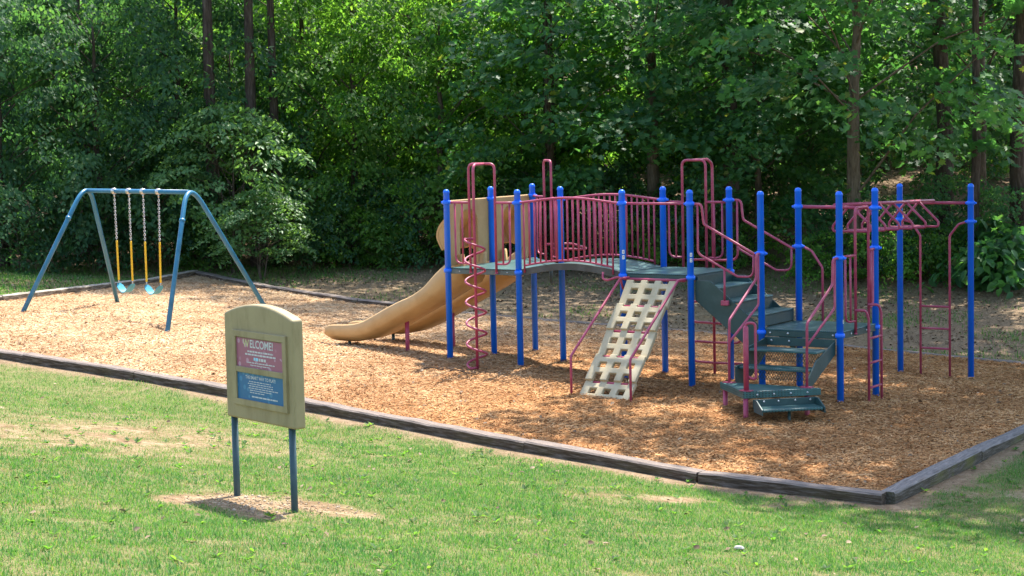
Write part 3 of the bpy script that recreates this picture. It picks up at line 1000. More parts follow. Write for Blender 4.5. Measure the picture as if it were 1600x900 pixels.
# deck one front: spiral climber
guard_j(POSTS[1], (-0.83, -0.03), ZR, 1.50, nbal=1)
guard_j(POSTS[3], (-0.37, -0.03), ZR, 1.50, nbal=1)
loop((-0.83, -0.03), (-0.37, -0.03), 1.36, 2.965)
SPZ = float(mulch_z(-0.42, -0.5))
spi = tube_obj('spiral_climber', [(-0.42, -0.5, SPZ - 0.1), (-0.42, -0.5, 2.965), (-0.56, -0.03, 2.965)], 0.021, M_RED, PLAY, 0.12)
hel = [(-0.42, -0.5, 1.9)] + [(-0.42 + 0.145 * math.cos(a), -0.5 + 0.145 * math.sin(a), 1.9 - (a + 2.6) / (2 * math.pi) * 0.303)
                              for a in np.arange(-2.6, -2.6 + 2 * math.pi * 6.15, 0.28)]
hel.append((-0.42, -0.5, hel[-1][2]))
MB().tube(hel, 0.0165, 8).build('coil', M_RED, spi, True)

# deck one back corner: loop and short climber
p4, p5 = Vector((*POSTS[4], 0)), Vector((*POSTS[5], 0))
dd = (p5 - p4).normalized(); nn = Vector((-dd.y, dd.x, 0))
if nn.y < 0: nn = -nn
mid = (p4 + p5) / 2 + nn * 0.03
L1, L2 = mid - dd * 0.22, mid + dd * 0.22
guard_j(POSTS[4], (L1.x, L1.y), ZR, 1.50, nbal=1, f0=0.36)
guard_j(POSTS[5], (L2.x, L2.y), ZR, 1.50, nbal=1, f0=0.36)
loop((L1.x, L1.y), (L2.x, L2.y), 1.36, 2.965)
tube_obj('hoop_rail', [L1 + Vector((0, 0, 1.66)), L1 + nn * 0.42 + Vector((0, 0, 1.66)), L2 + nn * 0.55 + dd * 0.25 + Vector((0, 0, 1.60)), L2 + Vector((0, 0, 1.62))], RT, M_RED, PLAY, 0.14)
q = mid + nn * 0.55
MB().lathe([(0.028, 1.0), (0.028, 1.33)], (-1.13, 2.62, 0), 10).build('brace_post', M_POSTG, PLAY, True)
tube_obj('brace_arm', [(-1.13, 2.62, 1.30), (-0.9, 2.1, 1.36)], RT, M_POSTG, PLAY, 0)

# arched bridge
M_SIDE = worn('faded_bridge_side', (0.052, 0.05, 0.044), (0.10, 0.098, 0.09), 0.6, 4.0)
BU0, BU1 = 0.03, 1.735
def arch(t): return 0.105 * math.sin(math.pi * t) ** 1.0
KB = 18
br = MB()
for i in range(KB):
    t0, t1 = i / KB, (i + 1) / KB
    u0, u1 = BU0 + (BU1 - BU0) * t0, BU0 + (BU1 - BU0) * t1
    z0, z1 = ZD + arch(t0), ZD + arch(t1)
    br.add([(u0, 0.02, z0), (u1, 0.02, z1), (u1, 1.14, z1), (u0, 1.14, z0)], [(0, 1, 2, 3)])
    br.add([(u0, 0.02, z0 - 0.018), (u1, 0.02, z1 - 0.018), (u1, 1.14, z1 - 0.018), (u0, 1.14, z0 - 0.018)], [(3, 2, 1, 0)])
bridge = br.build('arched_bridge', M_DECK, PLAY, True)
for v0 in (0.0, 1.14):
    b = MB()
    for i in range(KB):
        t0, t1 = i / KB, (i + 1) / KB
        u0, u1 = BU0 + (BU1 - BU0) * t0, BU0 + (BU1 - BU0) * t1
        z0, z1 = ZD + arch(t0) + 0.004, ZD + arch(t1) + 0.004
        h = 0.095
        b.add([(u0, v0, z0 - h), (u1, v0, z1 - h), (u1, v0 + 0.02, z1 - h), (u0, v0 + 0.02, z0 - h), (u0, v0, z0), (u1, v0, z1), (u1, v0 + 0.02, z1), (u0, v0 + 0.02, z0)],
              [(0, 3, 2, 1), (4, 5, 6, 7), (0, 1, 5, 4), (2, 3, 7, 6)])
    b.build('bridge_side', M_SIDE, bridge)
for v0 in (-0.01, 1.17):
    top = [(PR if t == 0 else 0) + t * 1.754 - (PR if t == 1 else 0) for t in np.linspace(0, 1, 25)]
    g = MB().tube([(u, v0, ZR + 0.075 * math.sin(math.pi * u / 1.754) ** 1.3) for u in top], RT, 8).build('bridge_railing', M_RED, PLAY, True)
    bot = np.linspace(0.11, 1.60, 22)
    MB().tube([(u, v0, ZD + 0.045 + arch((u - BU0) / (BU1 - BU0))) for u in bot], RT * 0.85, 8).build('lower_rail', M_RED, g, True)
    for i in range(17):
        u = 0.11 + 1.49 * i / 16
        zt = ZR + 0.075 * math.sin(math.pi * u / 1.754) ** 1.3
        zb = ZD + 0.045 + arch((u - BU0) / (BU1 - BU0)) - (0.10 if i in (0, 16) else 0)
        tube_obj('baluster', [(u, v0, zb), (u, v0, zt)], RT * 0.8, M_RED, g, 0, n=8)

# deck two front: rail over the wall climber
tube_obj('guardrail', [(1.754 + PR, -0.005, ZR), (2.825 - PR, -0.005, ZR)], RT, M_RED, PLAY, 0)
# back: serpentine climber with loop
guard_j(POSTS[7], (2.06, 1.19), ZR - 0.03, 1.57, nbal=1, f0=0.3)
guard_j(POSTS[9], (2.44, 1.19), ZR - 0.03, 1.57, nbal=1, f0=0.3)
loop((2.06, 1.19), (2.44, 1.19), 1.36, 2.965)
gz = float(mulch_z(2.25, 1.75))
sc_ = tube_obj('serpentine_climber', [(2.25, 1.75, gz - 0.1), (2.25, 1.75, 2.9), (2.25, 1.6, 2.965), (2.25, 1.19, 2.965)], 0.021, M_RED, PLAY, 0.1)
zz = [1.5, 1.19, 0.88, 0.575, 0.29, -0.01]
pts = [(2.65, 1.75, 1.75), (2.65, 1.75, zz[0])]
lft = True
for i, z in enumerate(zz):
    if lft: pts += [(2.25, 1.745, z - 0.01), (1.86, 1.75, z)]
    else: pts += [(2.25, 1.745, z - 0.01), (2.70, 1.75, z)]
    if i < len(zz) - 1: pts.append((1.86 if lft else 2.70, 1.75, zz[i + 1]))
    lft = not lft
tube_obj('serpentine_rung', pts, RT, M_RED, sc_, 0.12)

# ------------- wall climber
CU0, CU1 = 1.86, 2.64
ct = Vector((0, -0.06, 1.33)); cb = Vector((0, -1.42, -0.20))
cdv = (cb - ct); clen = cdv.length; cdv.normalize()
cn = Vector((1, 0, 0)).cross(-cdv).normalized()        # out of the face towards the front
if cn.y > 0: cn = -cn
wc = tube_obj('wall_climber', [(CU0 - 0.07, -0.03, 1.345), (CU1 + 0.12, -0.03, 1.345)], RT * 1.15, M_RED, PLAY, 0)
PW = CU1 - CU0
xs = [0, 0.085, 0.225, 0.335, 0.475, 0.585, 0.70, PW]
xs = [0, 0.11, 0.225, 0.33, 0.445, 0.55, 0.665, PW]
ys = [0, 0.05, 0.135, 0.23, 0.315, 0.41, 0.44]
MASK = ["1010101", "1111111", "1010101", "1111111", "1010101", "1010101"]


def climber_panel(seed):
    b = MB(); th = 0.06
    nx, ny = len(xs) - 1, len(ys) - 1
    on = lambda i, j: 0 <= i < nx and 0 <= j < ny and MASK[j][i] == '1'
    for j in range(ny):
        for i in range(nx):
            if not on(i, j): continue
            x0, x1, y0, y1 = xs[i], xs[i + 1], ys[j], ys[j + 1]
            b.add([(x0, y0, th), (x1, y0, th), (x1, y1, th), (x0, y1, th)], [(0, 1, 2, 3)])
            b.add([(x0, y0, 0), (x1, y0, 0), (x1, y1, 0), (x0, y1, 0)], [(3, 2, 1, 0)])
            for (di, dj, p, q) in ((-1, 0, (x0, y1), (x0, y0)), (1, 0, (x1, y0), (x1, y1)), (0, -1, (x0, y0), (x1, y0)), (0, 1, (x1, y1), (x0, y1))):
                if not on(i + di, j + dj):
                    b.add([(*p, 0), (*q, 0), (*q, th), (*p, th)], [(0, 1, 2, 3)])
    me = bpy.data.meshes.new('climbing_panel'); me.from_pydata(b.v, [], b.f)
    bm = bmesh.new(); bm.from_mesh(me)
    bmesh.ops.remove_doubles(bm, verts=bm.verts, dist=1e-5)
    bmesh.ops.recalc_face_normals(bm, faces=bm.faces)
    es = [e for e in bm.edges if len(e.link_faces) == 2 and e.calc_face_angle(0) > 0.5]
    bmesh.ops.bevel(bm, geom=es, offset=0.011, segments=2, profile=0.5, affect='EDGES', clamp_overlap=True)
    bm.to_mesh(me); bm.free(); me.update()
    return me


pm = climber_panel(0)
pm.materials.append(M_TANW)
pitch = 0.425
for k in range(5):
    o = link('climbing_panel', pm, None, wc)
    bend = (-0.07, 0.03, -0.03, 0.05, 0.10)[k]
    yd = (cdv + cn * bend).normalized(); zd = Vector((1, 0, 0)).cross(yd)
    if zd.dot(cn) < 0: zd = -zd
    xd = yd.cross(zd)
    org = ct + cdv * (k * pitch) + cn * (-0.03 + (0.012 if k % 2 else -0.006))
    mw = Matrix((xd, yd, zd)).transposed().to_4x4()
    mw.translation = Vector((CU0 if xd.x > 0 else CU1, 0, 0)) + org
    o.matrix_local = mw
    if k: 
        q = ct + cdv * (k * pitch + 0.02)
        tube_obj('rung', [(CU0 + 0.03, q.y, q.z), (CU1 - 0.03, q.y, q.z)], RT, M_RED, wc, 0)
for u in (1.79, 2.71):
    gz = float(mulch_z(u, -1.47))
    o = tube_obj('handrail', [(u, -1.47, gz - 0.1), (u, -1.47, 0.42), (u, -0.14, 1.36), (u + 0.08, -0.03, 1.365)], RT, M_RED, wc, 0.06)
hook = tube_obj('foot_hook', [(1.50, -0.12, 1.44), (1.51, -0.15, 1.35), (1.60, -0.18, 1.33), (1.76, -0.1, 1.385), (1.80, -0.08, 1.20)], RT * 0.9, M_RED, wc, 0.05)

# ------------- stairs between deck two and three
st = empty('deck_stairs'); st.parent = PLAY
bpy.data.objects.remove(st)
poly = [(2.87, 1.345), (3.10, 1.345), (3.80, 0.79), (3.862, 0.70), (3.862, 0.30), (2.87, 1.07)]
st = MB().prism([(u, 0.045, z) for u, z in poly], (0, 0.02, 0)).build('deck_stairs', M_GREEN, PLAY, bevel=0.004)
MB().prism([(u, 1.095, z) for u, z in poly], (0, 0.02, 0)).build('stringer', M_GREEN, st, bevel=0.004)
zs = [1.256, 1.082, 0.908]
for i, z in enumerate(zs):
    u0 = 2.885 + 0.315 * i
    MB().box((u0, 0.07, z - 0.03), (u0 + 0.335, 1.09, z)).build('tread', M_DECK, st, bevel=0.008)
    MB().box((u0 - 0.003, 0.07, z + 0.002), (u0 + 0.012, 1.09, z + 0.142)).build('riser', M_GREEN, st)
MB().box((3.832, 0.07, 0.742), (3.846, 1.09, 0.876)).build('riser', M_GREEN, st)


def stair_rail(v, zp0, zp1, dz=0.0):
    o = tube_obj('stair_railing', [(2.825 + PR, v, ZR), (3.01, v, ZR), (3.04, v, 2.12), (3.79, v, 1.735), (3.87, v, 1.735)], RT, M_RED, PLAY, 0.07)
    tube_obj('lower_bar', [(2.95, v, ZR - 0.005), (2.945, v, 1.72), (3.55, v, 1.42), (3.78, v, 1.42), (3.79, v, 1.735)], RT * 0.9, M_RED, o, 0.1)
    return o


sr = stair_rail(-0.005, 0, 0)
tube_obj('support_leg', [(3.35, -0.005, 1.51), (3.345, -0.005, 1.08)], RT * 0.9, M_RED, sr, 0)
MB().box((3.29, -0.02, 1.02), (3.40, 0.03, 1.09)).build('support_bracket', M_RED, sr, bevel=0.01)
stair_rail(1.165, 0, 0)
tube_obj('grab_rail', [(3.895 + PR, 1.165, 1.765), (4.09, 1.165, 1.70), (4.25, 1.165, 1.47), (4.25, 1.165, 0.66)], RT, M_RED, PLAY, 0.09)

# ------------- front steps and transfer platform
PZ = 0.125
fs = MB().box((3.99, -0.045, 0.52), (4.97, -0.022, 0.63)).build('front_stairs', M_GREEN, PLAY, bevel=0.004)
bolts(fs, [(4.06, -0.046, 0.585), (4.32, -0.046, 0.585)], (0, -1, 0))
for u in (3.965, 4.955):
    MB().prism([(u, -0.02, 0.63), (u, -0.02, 0.43), (u, -0.70, 0.02), (u, -0.93, 0.02), (u, -0.93, 0.33), (u, -0.88, 0.345), (u, -0.60, 0.345), (u, -0.58, 0.55), (u, -0.25, 0.59)] if u < 4.2 else
               [(u, -0.02, 0.61), (u, -0.02, 0.44), (u, -0.86, 0.05), (u, -0.95, 0.14), (u, -0.60, 0.42)], (0.02, 0, 0)).build('stringer', M_GREEN, fs, bevel=0.003)
for v0, z in ((-0.57, 0.53), (-0.86, 0.328)):
    MB().box((3.987, v0, z - 0.035), (4.953, v0 + 0.29, z)).build('tread', M_DECK, fs, bevel=0.009)


def mesh_screen(u0, u1, v, z0, z1, parent):
    b = MB(); w = 0.003; st_ = 0.038
    L_ = u1 - u0; H = z1 - z0
    for sgn in (1, -1):
        k = -int(H / st_) - 1
        while k * st_ < L_ + H:
            pa = []
            x = k * st_
            p0, p1 = (x, 0.0), (x + H / 1.6, H)
            # clip
            def clip(p, q):
                t0, t1 = 0.0, 1.0
                dx = q[0] - p[0]
                for lim, sg in ((0, 1), (L_, -1)):
                    f0 = (p[0] - lim) * sg; f1 = (q[0] - lim) * sg
                    if f0 < 0 and f1 < 0: return None
                    if f0 < 0: t0 = max(t0, f0 / (f0 - f1))
                    if f1 < 0: t1 = min(t1, f0 / (f0 - f1))
                if t0 >= t1: return None
                return (p[0] + dx * t0, p[1] + (q[1] - p[1]) * t0), (p[0] + dx * t1, p[1] + (q[1] - p[1]) * t1)
            c = clip(p0, p1)
            if c:
                (a0, a1), (b0, b1) = c
                if sgn < 0: a0, b0 = L_ - a0, L_ - b0
                b.tube([(u0 + a0, v, z0 + a1), (u0 + b0, v, z0 + b1)], w, 4, caps=False)
            k += 1
    return tag(b.build('mesh_riser', M_GREEN, parent), kind='stuff')


mesh_screen(3.99, 4.95, -0.30, 0.33, 0.50, fs)
mesh_screen(3.99, 4.95, -0.585, 0.13, 0.295, fs)
A, B, C = (3.76, -0.96), (4.47, -1.68), (5.20, -0.96)
tp = MB().prism([(A[0], A[1], PZ - 0.09), (B[0], B[1], PZ - 0.09), (C[0], C[1], PZ - 0.09)], (0, 0, 0.09)).build('transfer_platform', M_DECK, PLAY, bevel=0.008)
Bv, Cv = Vector((*B, 0)), Vector((*C, 0))
bd = (Cv - Bv).normalized(); bn = Vector((bd.y, -bd.x, 0))
bolts(tp, [Bv + bd * t + Vector((0, 0, PZ - 0.045)) for t in (0.18, 0.40, 0.62, 0.84)], bn, 0.014)
# hung lower step
ls = MB().prism([(p.x, p.y, -0.095) for p in (Bv + bd * 0.14 + bn * 0.06, Bv + bd * 0.92 + bn * 0.06, Bv + bd * 0.92 + bn * 0.37, Bv + bd * 0.14 + bn * 0.37)], (0, 0, 0.035)).build('lower_step', M_DECK, PLAY, bevel=0.009)
bk = MB().prism([(p.x, p.y, -0.09) for p in (Bv + bd * 0.11 + bn * 0.03, Bv + bd * 0.95 + bn * 0.03, Bv + bd * 0.95 + bn * 0.05, Bv + bd * 0.11 + bn * 0.05)], (0, 0, 0.115)).build('step_back', M_GREEN, ls, bevel=0.004)
bolts(ls, [Bv + bd * t + bn * 0.052 + Vector((0, 0, -0.005)) for t in (0.25, 0.44, 0.66, 0.86)], bn, 0.014)
for t in (0.115, 0.925):
    q = Bv + bd * t
    MB().prism([q + bn * 0.05 + Vector((0, 0, 0.02)), q + bn * 0.05 + Vector((0, 0, -0.13)), q + bn * 0.38 + Vector((0, 0, -0.13)), q + bn * 0.38 + Vector((0, 0, -0.06)), q + bn * 0.14 + Vector((0, 0, 0.03))], bd * 0.018).build('step_side', M_GREEN, ls, bevel=0.003)
q = Bv + bd * 0.53 + bn * 0.2
MB().lathe([(0.02, -0.4), (0.02, -0.10)], (q.x, q.y, 0), 10).build('step_leg', M_GREEN, ls, True)
for (u, v) in ((3.86, -1.0), (4.47, -1.62), (5.02, -1.0)):
    MB().lathe([(0.032, -0.45), (0.032, PZ - 0.09)], (u, v, 0), 12).build('support_leg', M_RED, tp, True)
# newel with hand loop
MB().lathe([(0.034, PZ), (0.034, 0.93), (0.02, 0.95)], (4.47, -1.6, 0), 14).build('newel', M_RED, tp, True)
tube_obj('hand_loop', [(4.47, -1.6, 0.88), (4.47, -1.6, 0.985), (4.585, -1.56, 0.985), (4.585, -1.56, PZ + 0.14), (4.49, -1.59, PZ + 0.18)], RT, M_RED, tp, 0.05)
for (u, v) in ((4.47, -1.6), (3.92, -1.0), (5.02, -1.0)):
    MB().box((u - 0.075, v - 0.05, PZ + 0.001), (u + 0.075, v + 0.05, PZ + 0.012)).build('post_flange', M_RED, tp)
for u, s, pk in ((3.92, -1, 10), (5.02, 1, 12)):
    zc = 1.74 if pk == 10 else 1.70
    o = tube_obj('front_handrail', [(POSTS[pk][0], -PR, zc), (u, -0.19, zc), (u, -0.205, zc - 0.33), (u, -0.98, 0.94), (u, -1.0, PZ)], RT, M_RED, PLAY, 0.07)
    tube_obj('lower_bar', [(u, -0.13, zc - 0.02), (u, -0.14, 1.06), (u, -0.97, 0.66)], RT * 0.9, M_RED, o, 0.07)

# ------------- right side of deck three: loop, short ladder
guard_j(POSTS[12], (5.07, 0.41), 1.71, 0.84, nbal=1)
guard_j(POSTS[13], (5.07, 0.84), 1.75, 0.98, nbal=1)
loop((5.07, 0.41), (5.07, 0.84), 0.66, 2.335)
gz = float(mulch_z(5.2, 0.7))
lad = tube_obj('side_ladder', [(5.08, 0.38, 0.98), (5.20, 0.46, 0.98), (5.215, 0.50, 0.85), (5.215, 0.50, gz - 0.1)], RT, M_RED, PLAY, 0.07)
tube_obj('ladder_rail', [(5.08, 0.80, 1.02), (5.20, 0.88, 1.02), (5.215, 0.92, 0.9), (5.215, 0.92, gz - 0.1)], RT, M_RED, lad, 0.07)
for z in (0.60, 0.27, -0.06):
    tube_obj('rung', [(5.215, 0.50, z), (5.215, 0.92, z)], RT * 0.9, M_RED, lad, 0)

# ------------- overhead loop ladder
oh = tube_obj('overhead_beam', [(4.44, 1.16, 2.335), (4.44, 4.763, 2.235)], 0.024, M_RED, PLAY, 0)
tube_obj('cross_beam', [(3.895 + PR, 1.16, 2.31), (5.029 - PR, 1.16, 2.30)], 0.024, M_RED, oh, 0)
tube_obj('cross_beam', [(3.895 + PR, 4.763, 2.20), (5.029 - PR, 4.763, 2.20)], 0.024, M_RED, oh, 0)
for i in range(6):
    v = 1.68 + 0.50 * i
    zt = 2.335 - 0.1 * (v - 1.16) / 3.6 - 0.015
    lean = 0.05
    tube_obj('hanging_rung', [(4.43, v, zt), (4.155, v + lean, zt - 0.29), (4.155, v + lean, zt - 0.365), (4.725, v + lean, zt - 0.365), (4.725, v + lean, zt - 0.29), (4.45, v, zt)], RT, M_RED, oh, 0.07)
gz = float(mulch_z(4.45, 4.76))
fl_ = tube_obj('end_ladder', [(3.895 + PR, 4.763, 1.94), (4.08, 4.763, 1.90), (4.225, 4.763, 1.70), (4.225, 4.763, gz - 0.1)], RT, M_RED, PLAY, 0.09)
tube_obj('ladder_rail', [(5.029 - PR, 4.763, 1.92), (4.84, 4.763, 1.88), (4.695, 4.763, 1.70), (4.695, 4.763, gz - 0.1)], RT, M_RED, fl_, 0.09)
for z in (0.615, 0.275, -0.03):
    tube_obj('rung', [(4.225, 4.763, z), (4.695, 4.763, z)], RT * 0.9, M_RED, fl_, 0)

# ------------- double slide
RIM = catmull([(-1.20, 0, 1.62), (-1.36, 0, 1.56), (-1.54, 0, 1.44), (-1.74, 0, 1.28), (-1.95, 0, 1.09), (-2.20, 0, 0.945), (-2.42, 0, 0.86), (-2.70, 0, 0.735), (-2.95, 0, 0.61), (-3.18, 0, 0.51), (-3.42, 0, 0.465), (-3.78, 0, 0.445), (-3.88, 0, 0.41)], 4)
BOT = catmull([(-1.20, 0, 1.16), (-1.34, 0, 1.08), (-1.50, 0, 0.99), (-1.68, 0, 0.90), (-1.90, 0, 0.79), (-2.16, 0, 0.665), (-2.40, 0, 0.545), (-2.70, 0, 0.395), (-2.98, 0, 0.275), (-3.22, 0, 0.205), (-3.47, 0, 0.185), (-3.80, 0, 0.195), (-3.90, 0, 0.23)], 4)


def slide_lane(vc, parent):
    w = 0.33
    vs_ = []; fs_ = []
    for a, b in zip(RIM, BOT):
        h = a.z - b.z
        up = Vector((a.x - b.x, 0, h)) / h
        bed = 0.42
        sec = [(-w + 0.13, 0.0), (-w + 0.03, 0.26), (-w - 0.005, 0.40), (-w, 0.93), (-w + 0.025, 1.0), (-w + 0.06, 0.99), (-w + 0.075, 0.9), (-w + 0.085, bed + 0.15), (-w + 0.13, bed + 0.02),
               (w - 0.13, bed + 0.02), (w - 0.085, bed + 0.15), (w - 0.075, 0.9), (w - 0.06, 0.99), (w - 0.025, 1.0), (w, 0.93), (w + 0.005, 0.40), (w - 0.03, 0.26), (w - 0.13, 0.0)]
        for (y, t) in sec:
            vs_.append((b.x + (a.x - b.x) * t, vc + y, b.z + h * t))
    n = 18; m = len(RIM)
    for i in range(m - 1):
        for k in range(n):
            k2 = (k + 1) % n
            fs_.append((i * n + k, i * n + k2, (i + 1) * n + k2, (i + 1) * n + k))
    fs_.append(tuple(range(n - 1, -1, -1))); fs_.append(tuple((m - 1) * n + k for k in range(n)))
    me = bpy.data.meshes.new('slide_chute'); me.from_pydata(vs_, [], fs_)
    bm = bmesh.new(); bm.from_mesh(me); bmesh.ops.recalc_face_normals(bm, faces=bm.faces); bm.to_mesh(me); bm.free()
    return link('slide_chute', me, M_TAN, parent, smooth=True)


# entry panel with two arched openings
def arch_panel():
    b2 = []   # 2d quads (v,z)
    z0, z1 = 1.445, 2.42
    for vc in (0.60, 1.74):
        wv, zs_, zt = 0.235, 2.04, 2.275
        va, vb = (0.055, 1.165) if vc < 1 else (1.165, 2.27)
        def q(*p): b2.append(p)
        q((va, z0), (vc - wv, z0), (vc - wv, zs_), (va, zs_))
        q((vc + wv, z0), (vb, z0), (vb, zs_), (vc + wv, zs_))
        K = 12
        arc = [(vc - wv * math.cos(math.pi * i / K), zs_ + (zt - zs_) * math.sin(math.pi * i / K)) for i in range(K + 1)]
        topl = [(va + (vb - va) * i / K, z1) for i in range(K + 1)]
        outl = []
        for i in range(K + 1):
            outl.append(topl[i])
        q((va, zs_), arc[0], outl[0])
        for i in range(K):
            q(arc[i], arc[i + 1], outl[i + 1], outl[i])
        q(arc[-1], (vb, zs_), outl[-1])
    bm = bmesh.new()
    cache = {}
    def vert(p):
        k = (round(p[0], 4), round(p[1], 4))
        if k not in cache: cache[k] = bm.verts.new((-1.285, p[0], p[1]))
        return cache[k]
    for f in b2:
        try: bm.faces.new([vert(p) for p in f])
        except ValueError: pass
    r = bmesh.ops.extrude_face_region(bm, geom=list(bm.faces))
    for g in r['geom']:
        if isinstance(g, bmesh.types.BMVert): g.co.x -= 0.06
    bmesh.ops.recalc_face_normals(bm, faces=bm.faces)
    es = [e for e in bm.edges if len(e.link_faces) == 2 and e.calc_face_angle(0) > 0.8]
    bmesh.ops.bevel(bm, geom=es, offset=0.014, segments=2, profile=0.5, affect='EDGES', clamp_overlap=True)
    me = bpy.data.meshes.new('double_slide'); bm.to_mesh(me); bm.free()
    return link('double_slide', me, M_TAN, PLAY)


slide = arch_panel()
for vc in (0.60, 1.74):
    slide_lane(vc, slide)
    # hood shell
    prof = catmull([(-1.30, 0, 2.30), (-1.46, 0, 2.17), (-1.58, 0, 2.06), (-1.645, 0, 1.95), (-1.65, 0, 1.83), (-1.56, 0, 1.66)], 3)
    prof_i = catmull([(-1.30, 0, 2.26), (-1.44, 0, 2.13), (-1.55, 0, 2.03), (-1.61, 0, 1.94), (-1.612, 0, 1.83), (-1.535, 0, 1.68)], 3)
    b = MB()
    ring = [(p.x, p.z) for p in prof] + [(p.x, p.z) for p in prof_i[::-1]]
    w = 0.34
    b2 = MB().prism([(x, vc - w, z) for x, z in ring], (0, 2 * w, 0)).build('slide_hood', M_HOOD, slide, smooth=False)
    for s in (-1, 1):
        side = [(p.x, p.z) for p in prof_i] + [(-1.30, 1.60)]
        MB().prism([(x, vc + s * (w - 0.02) - 0.018, z) for x, z in side], (0, 0.036, 0)).build('hood_side', M_HOOD, slide, bevel=0.008)
    for (u, m_, r_) in ((-2.47 if vc < 1 else -2.42, M_RED, 0.034), (-3.62 if vc < 1 else -3.62, M_POSTG, 0.026)):
        ztop = {True: 0.55, False: 0.21}[u > -3]
        MB().lathe([(r_, float(mulch_z(u, vc)) - 0.15), (r_, ztop)], (u, vc - 0.05, 0), 12).build('slide_leg', m_, slide, True)

# ------------------------------------------------------------------ swing set
SW = empty('swing_set', (-8.9, 1.35, float(mulch_z(-8.9, 1.35))))
tag(SW, 'blue steel swing frame with two bent tube ends', 'swing frame')
so = Vector(SW.location)
AL, AR = Vector((-10.36, 1.53, 2.50)), Vector((-7.61, 1.22, 2.49))
for ap, f1, f2 in ((AL, (-10.42, -0.06), (-11.36, 3.12)), (AR, (-6.73, -0.31), (-7.0, 2.62))):
    F1 = Vector((*f1, float(mulch_z(*f1)))); F2 = Vector((*f2, float(mulch_z(*f2))))
    F1 += (F1 - ap).normalized() * 0.22; F2 += (F2 - ap).normalized() * 0.22
    Q = ap + Vector((0, 0, 0.225))
    d1_ = (F1 - Q).normalized(); d2_ = (F2 - Q).normalized()
    tt = 0.56
    path = [F1 - so] + [Q + d1_ * tt * (1 - f) ** 2 + d2_ * tt * f ** 2 - so for f in np.linspace(0, 1, 15)] + [F2 - so]
    o = MB().tube(path, 0.041, 12).build('end_frame', M_TEAL, SW, True)
    q = Q + d1_ * 0.85 - so
    MB().tube([q - d1_ * 0.02, q + d1_ * 0.03], 0.052, 12).build('leg_sleeve', M_TEAL, o, True)
xd = (AR - AL).normalized()
tb = MB().tube([AL - so, AR - so], 0.041, 12).build('top_bar', M_TEAL, SW, True)
CH = [-9.62, -9.21, -8.82, -8.40]
for u in CH:
    t = (u - AL.x) / (AR.x - AL.x); p = AL.lerp(AR, t) - so
    MB().lathe([(0.05, -0.03), (0.055, -0.01), (0.03, 0.01)], (0, 0, 0), 8)
    b = MB().tube([p + xd * -0.035, p + xd * 0.035], 0.054, 12)
    b.tube([p + Vector((0, 0, -0.04)), p + Vector((0, 0, -0.11))], 0.014, 8)
    b.build('hanger', M_STEEL, tb, True)


def link_chain(p, q, r=0.006, ln=0.046):
    b = MB(); d = q - p; n = int(d.length / (ln * 0.72)); x = d.normalized()
    s1 = x.orthogonal().normalized(); s2 = x.cross(s1)
    for i in range(n):
        c = p + d * ((i + 0.5) / n); s = s1 if i % 2 else s2
        b.tube([c - x * ln / 2, c - x * ln / 4 + s * 0.015, c + x * ln / 4 + s * 0.015, c + x * ln / 2, c + x * ln / 4 - s * 0.015, c - x * ln / 4 - s * 0.015], r, 4, closed=True)
    return b


for i, (ua, ub, lab, dv) in enumerate(((CH[0], CH[1], 'swing with blue belt seat nearer the left end of the frame', 0.02), (CH[2], CH[3], 'swing with blue belt seat nearer the right end of the frame', -0.01))):
    top = [AL.lerp(AR, (u - AL.x) / (AR.x - AL.x)) + Vector((0, 0, -0.11)) for u in (ua, ub)]
    um = (ua + ub) / 2 + (0.0, 0.0)[i]
    vm = (top[0].y + top[1].y) / 2 + dv
    zc = 0.90
    e1 = Vector((um - 0.17, vm, zc)); e2 = Vector((um + 0.17, vm, zc - 0.005))
    root = empty('swing', (um, vm, 0.68))
    ro = Vector(root.location)
    tag(root, lab, 'swing', 'swings on the swing frame')
    for tp_, e_ in ((top[0], e1), (top[1], e2)):
        mid_ = tp_.lerp(e_, 0.52)
        c = tag(link_chain(tp_ - ro, mid_ - ro).build('chain', M_STEEL, root, True), kind='stuff')
        sl = MB()
        n = 22
        pts = [mid_.lerp(e_, k / n) - ro for k in range(n + 1)]
        sl.tube(pts, [0.0185 if k % 2 else 0.0155 for k in range(n + 1)], 8).build('chain_sleeve', M_YEL, root, True)
        MB().tube([e_ - ro, e_ - ro + Vector((0, 0, -0.05))], 0.012, 6).build('shackle', M_STEEL, root, True)
    # belt seat: sagging strip with rounded ends
    vs_, fs_ = [], []
    K = 14
    for k in range(K + 1):
        t = k / K * 2 - 1
        u = 0.175 * t * (1 - 0.1 * (1 - t * t)); z = zc - 0.05 - 0.155 * (1 - abs(t) ** 2.0)
        w = 0.085 * (1 if abs(t) < 0.8 else math.sqrt(max(0.15, 1 - ((abs(t) - 0.8) / 0.22) ** 2)))
        for (y, dz) in ((-w, 0), (w, 0), (w, -0.012), (-w, -0.012)):
            vs_.append((um + u - ro.x, vm + y - ro.y, z + dz - ro.z))
    for k in range(K):
        for j in range(4):
            fs_.append((k * 4 + j, k * 4 + (j + 1) % 4, (k + 1) * 4 + (j + 1) % 4, (k + 1) * 4 + j))
    fs_ += [(3, 2, 1, 0), (K * 4, K * 4 + 1, K * 4 + 2, K * 4 + 3)]
    MB().add(vs_, fs_).build('seat', M_SEAT, root)

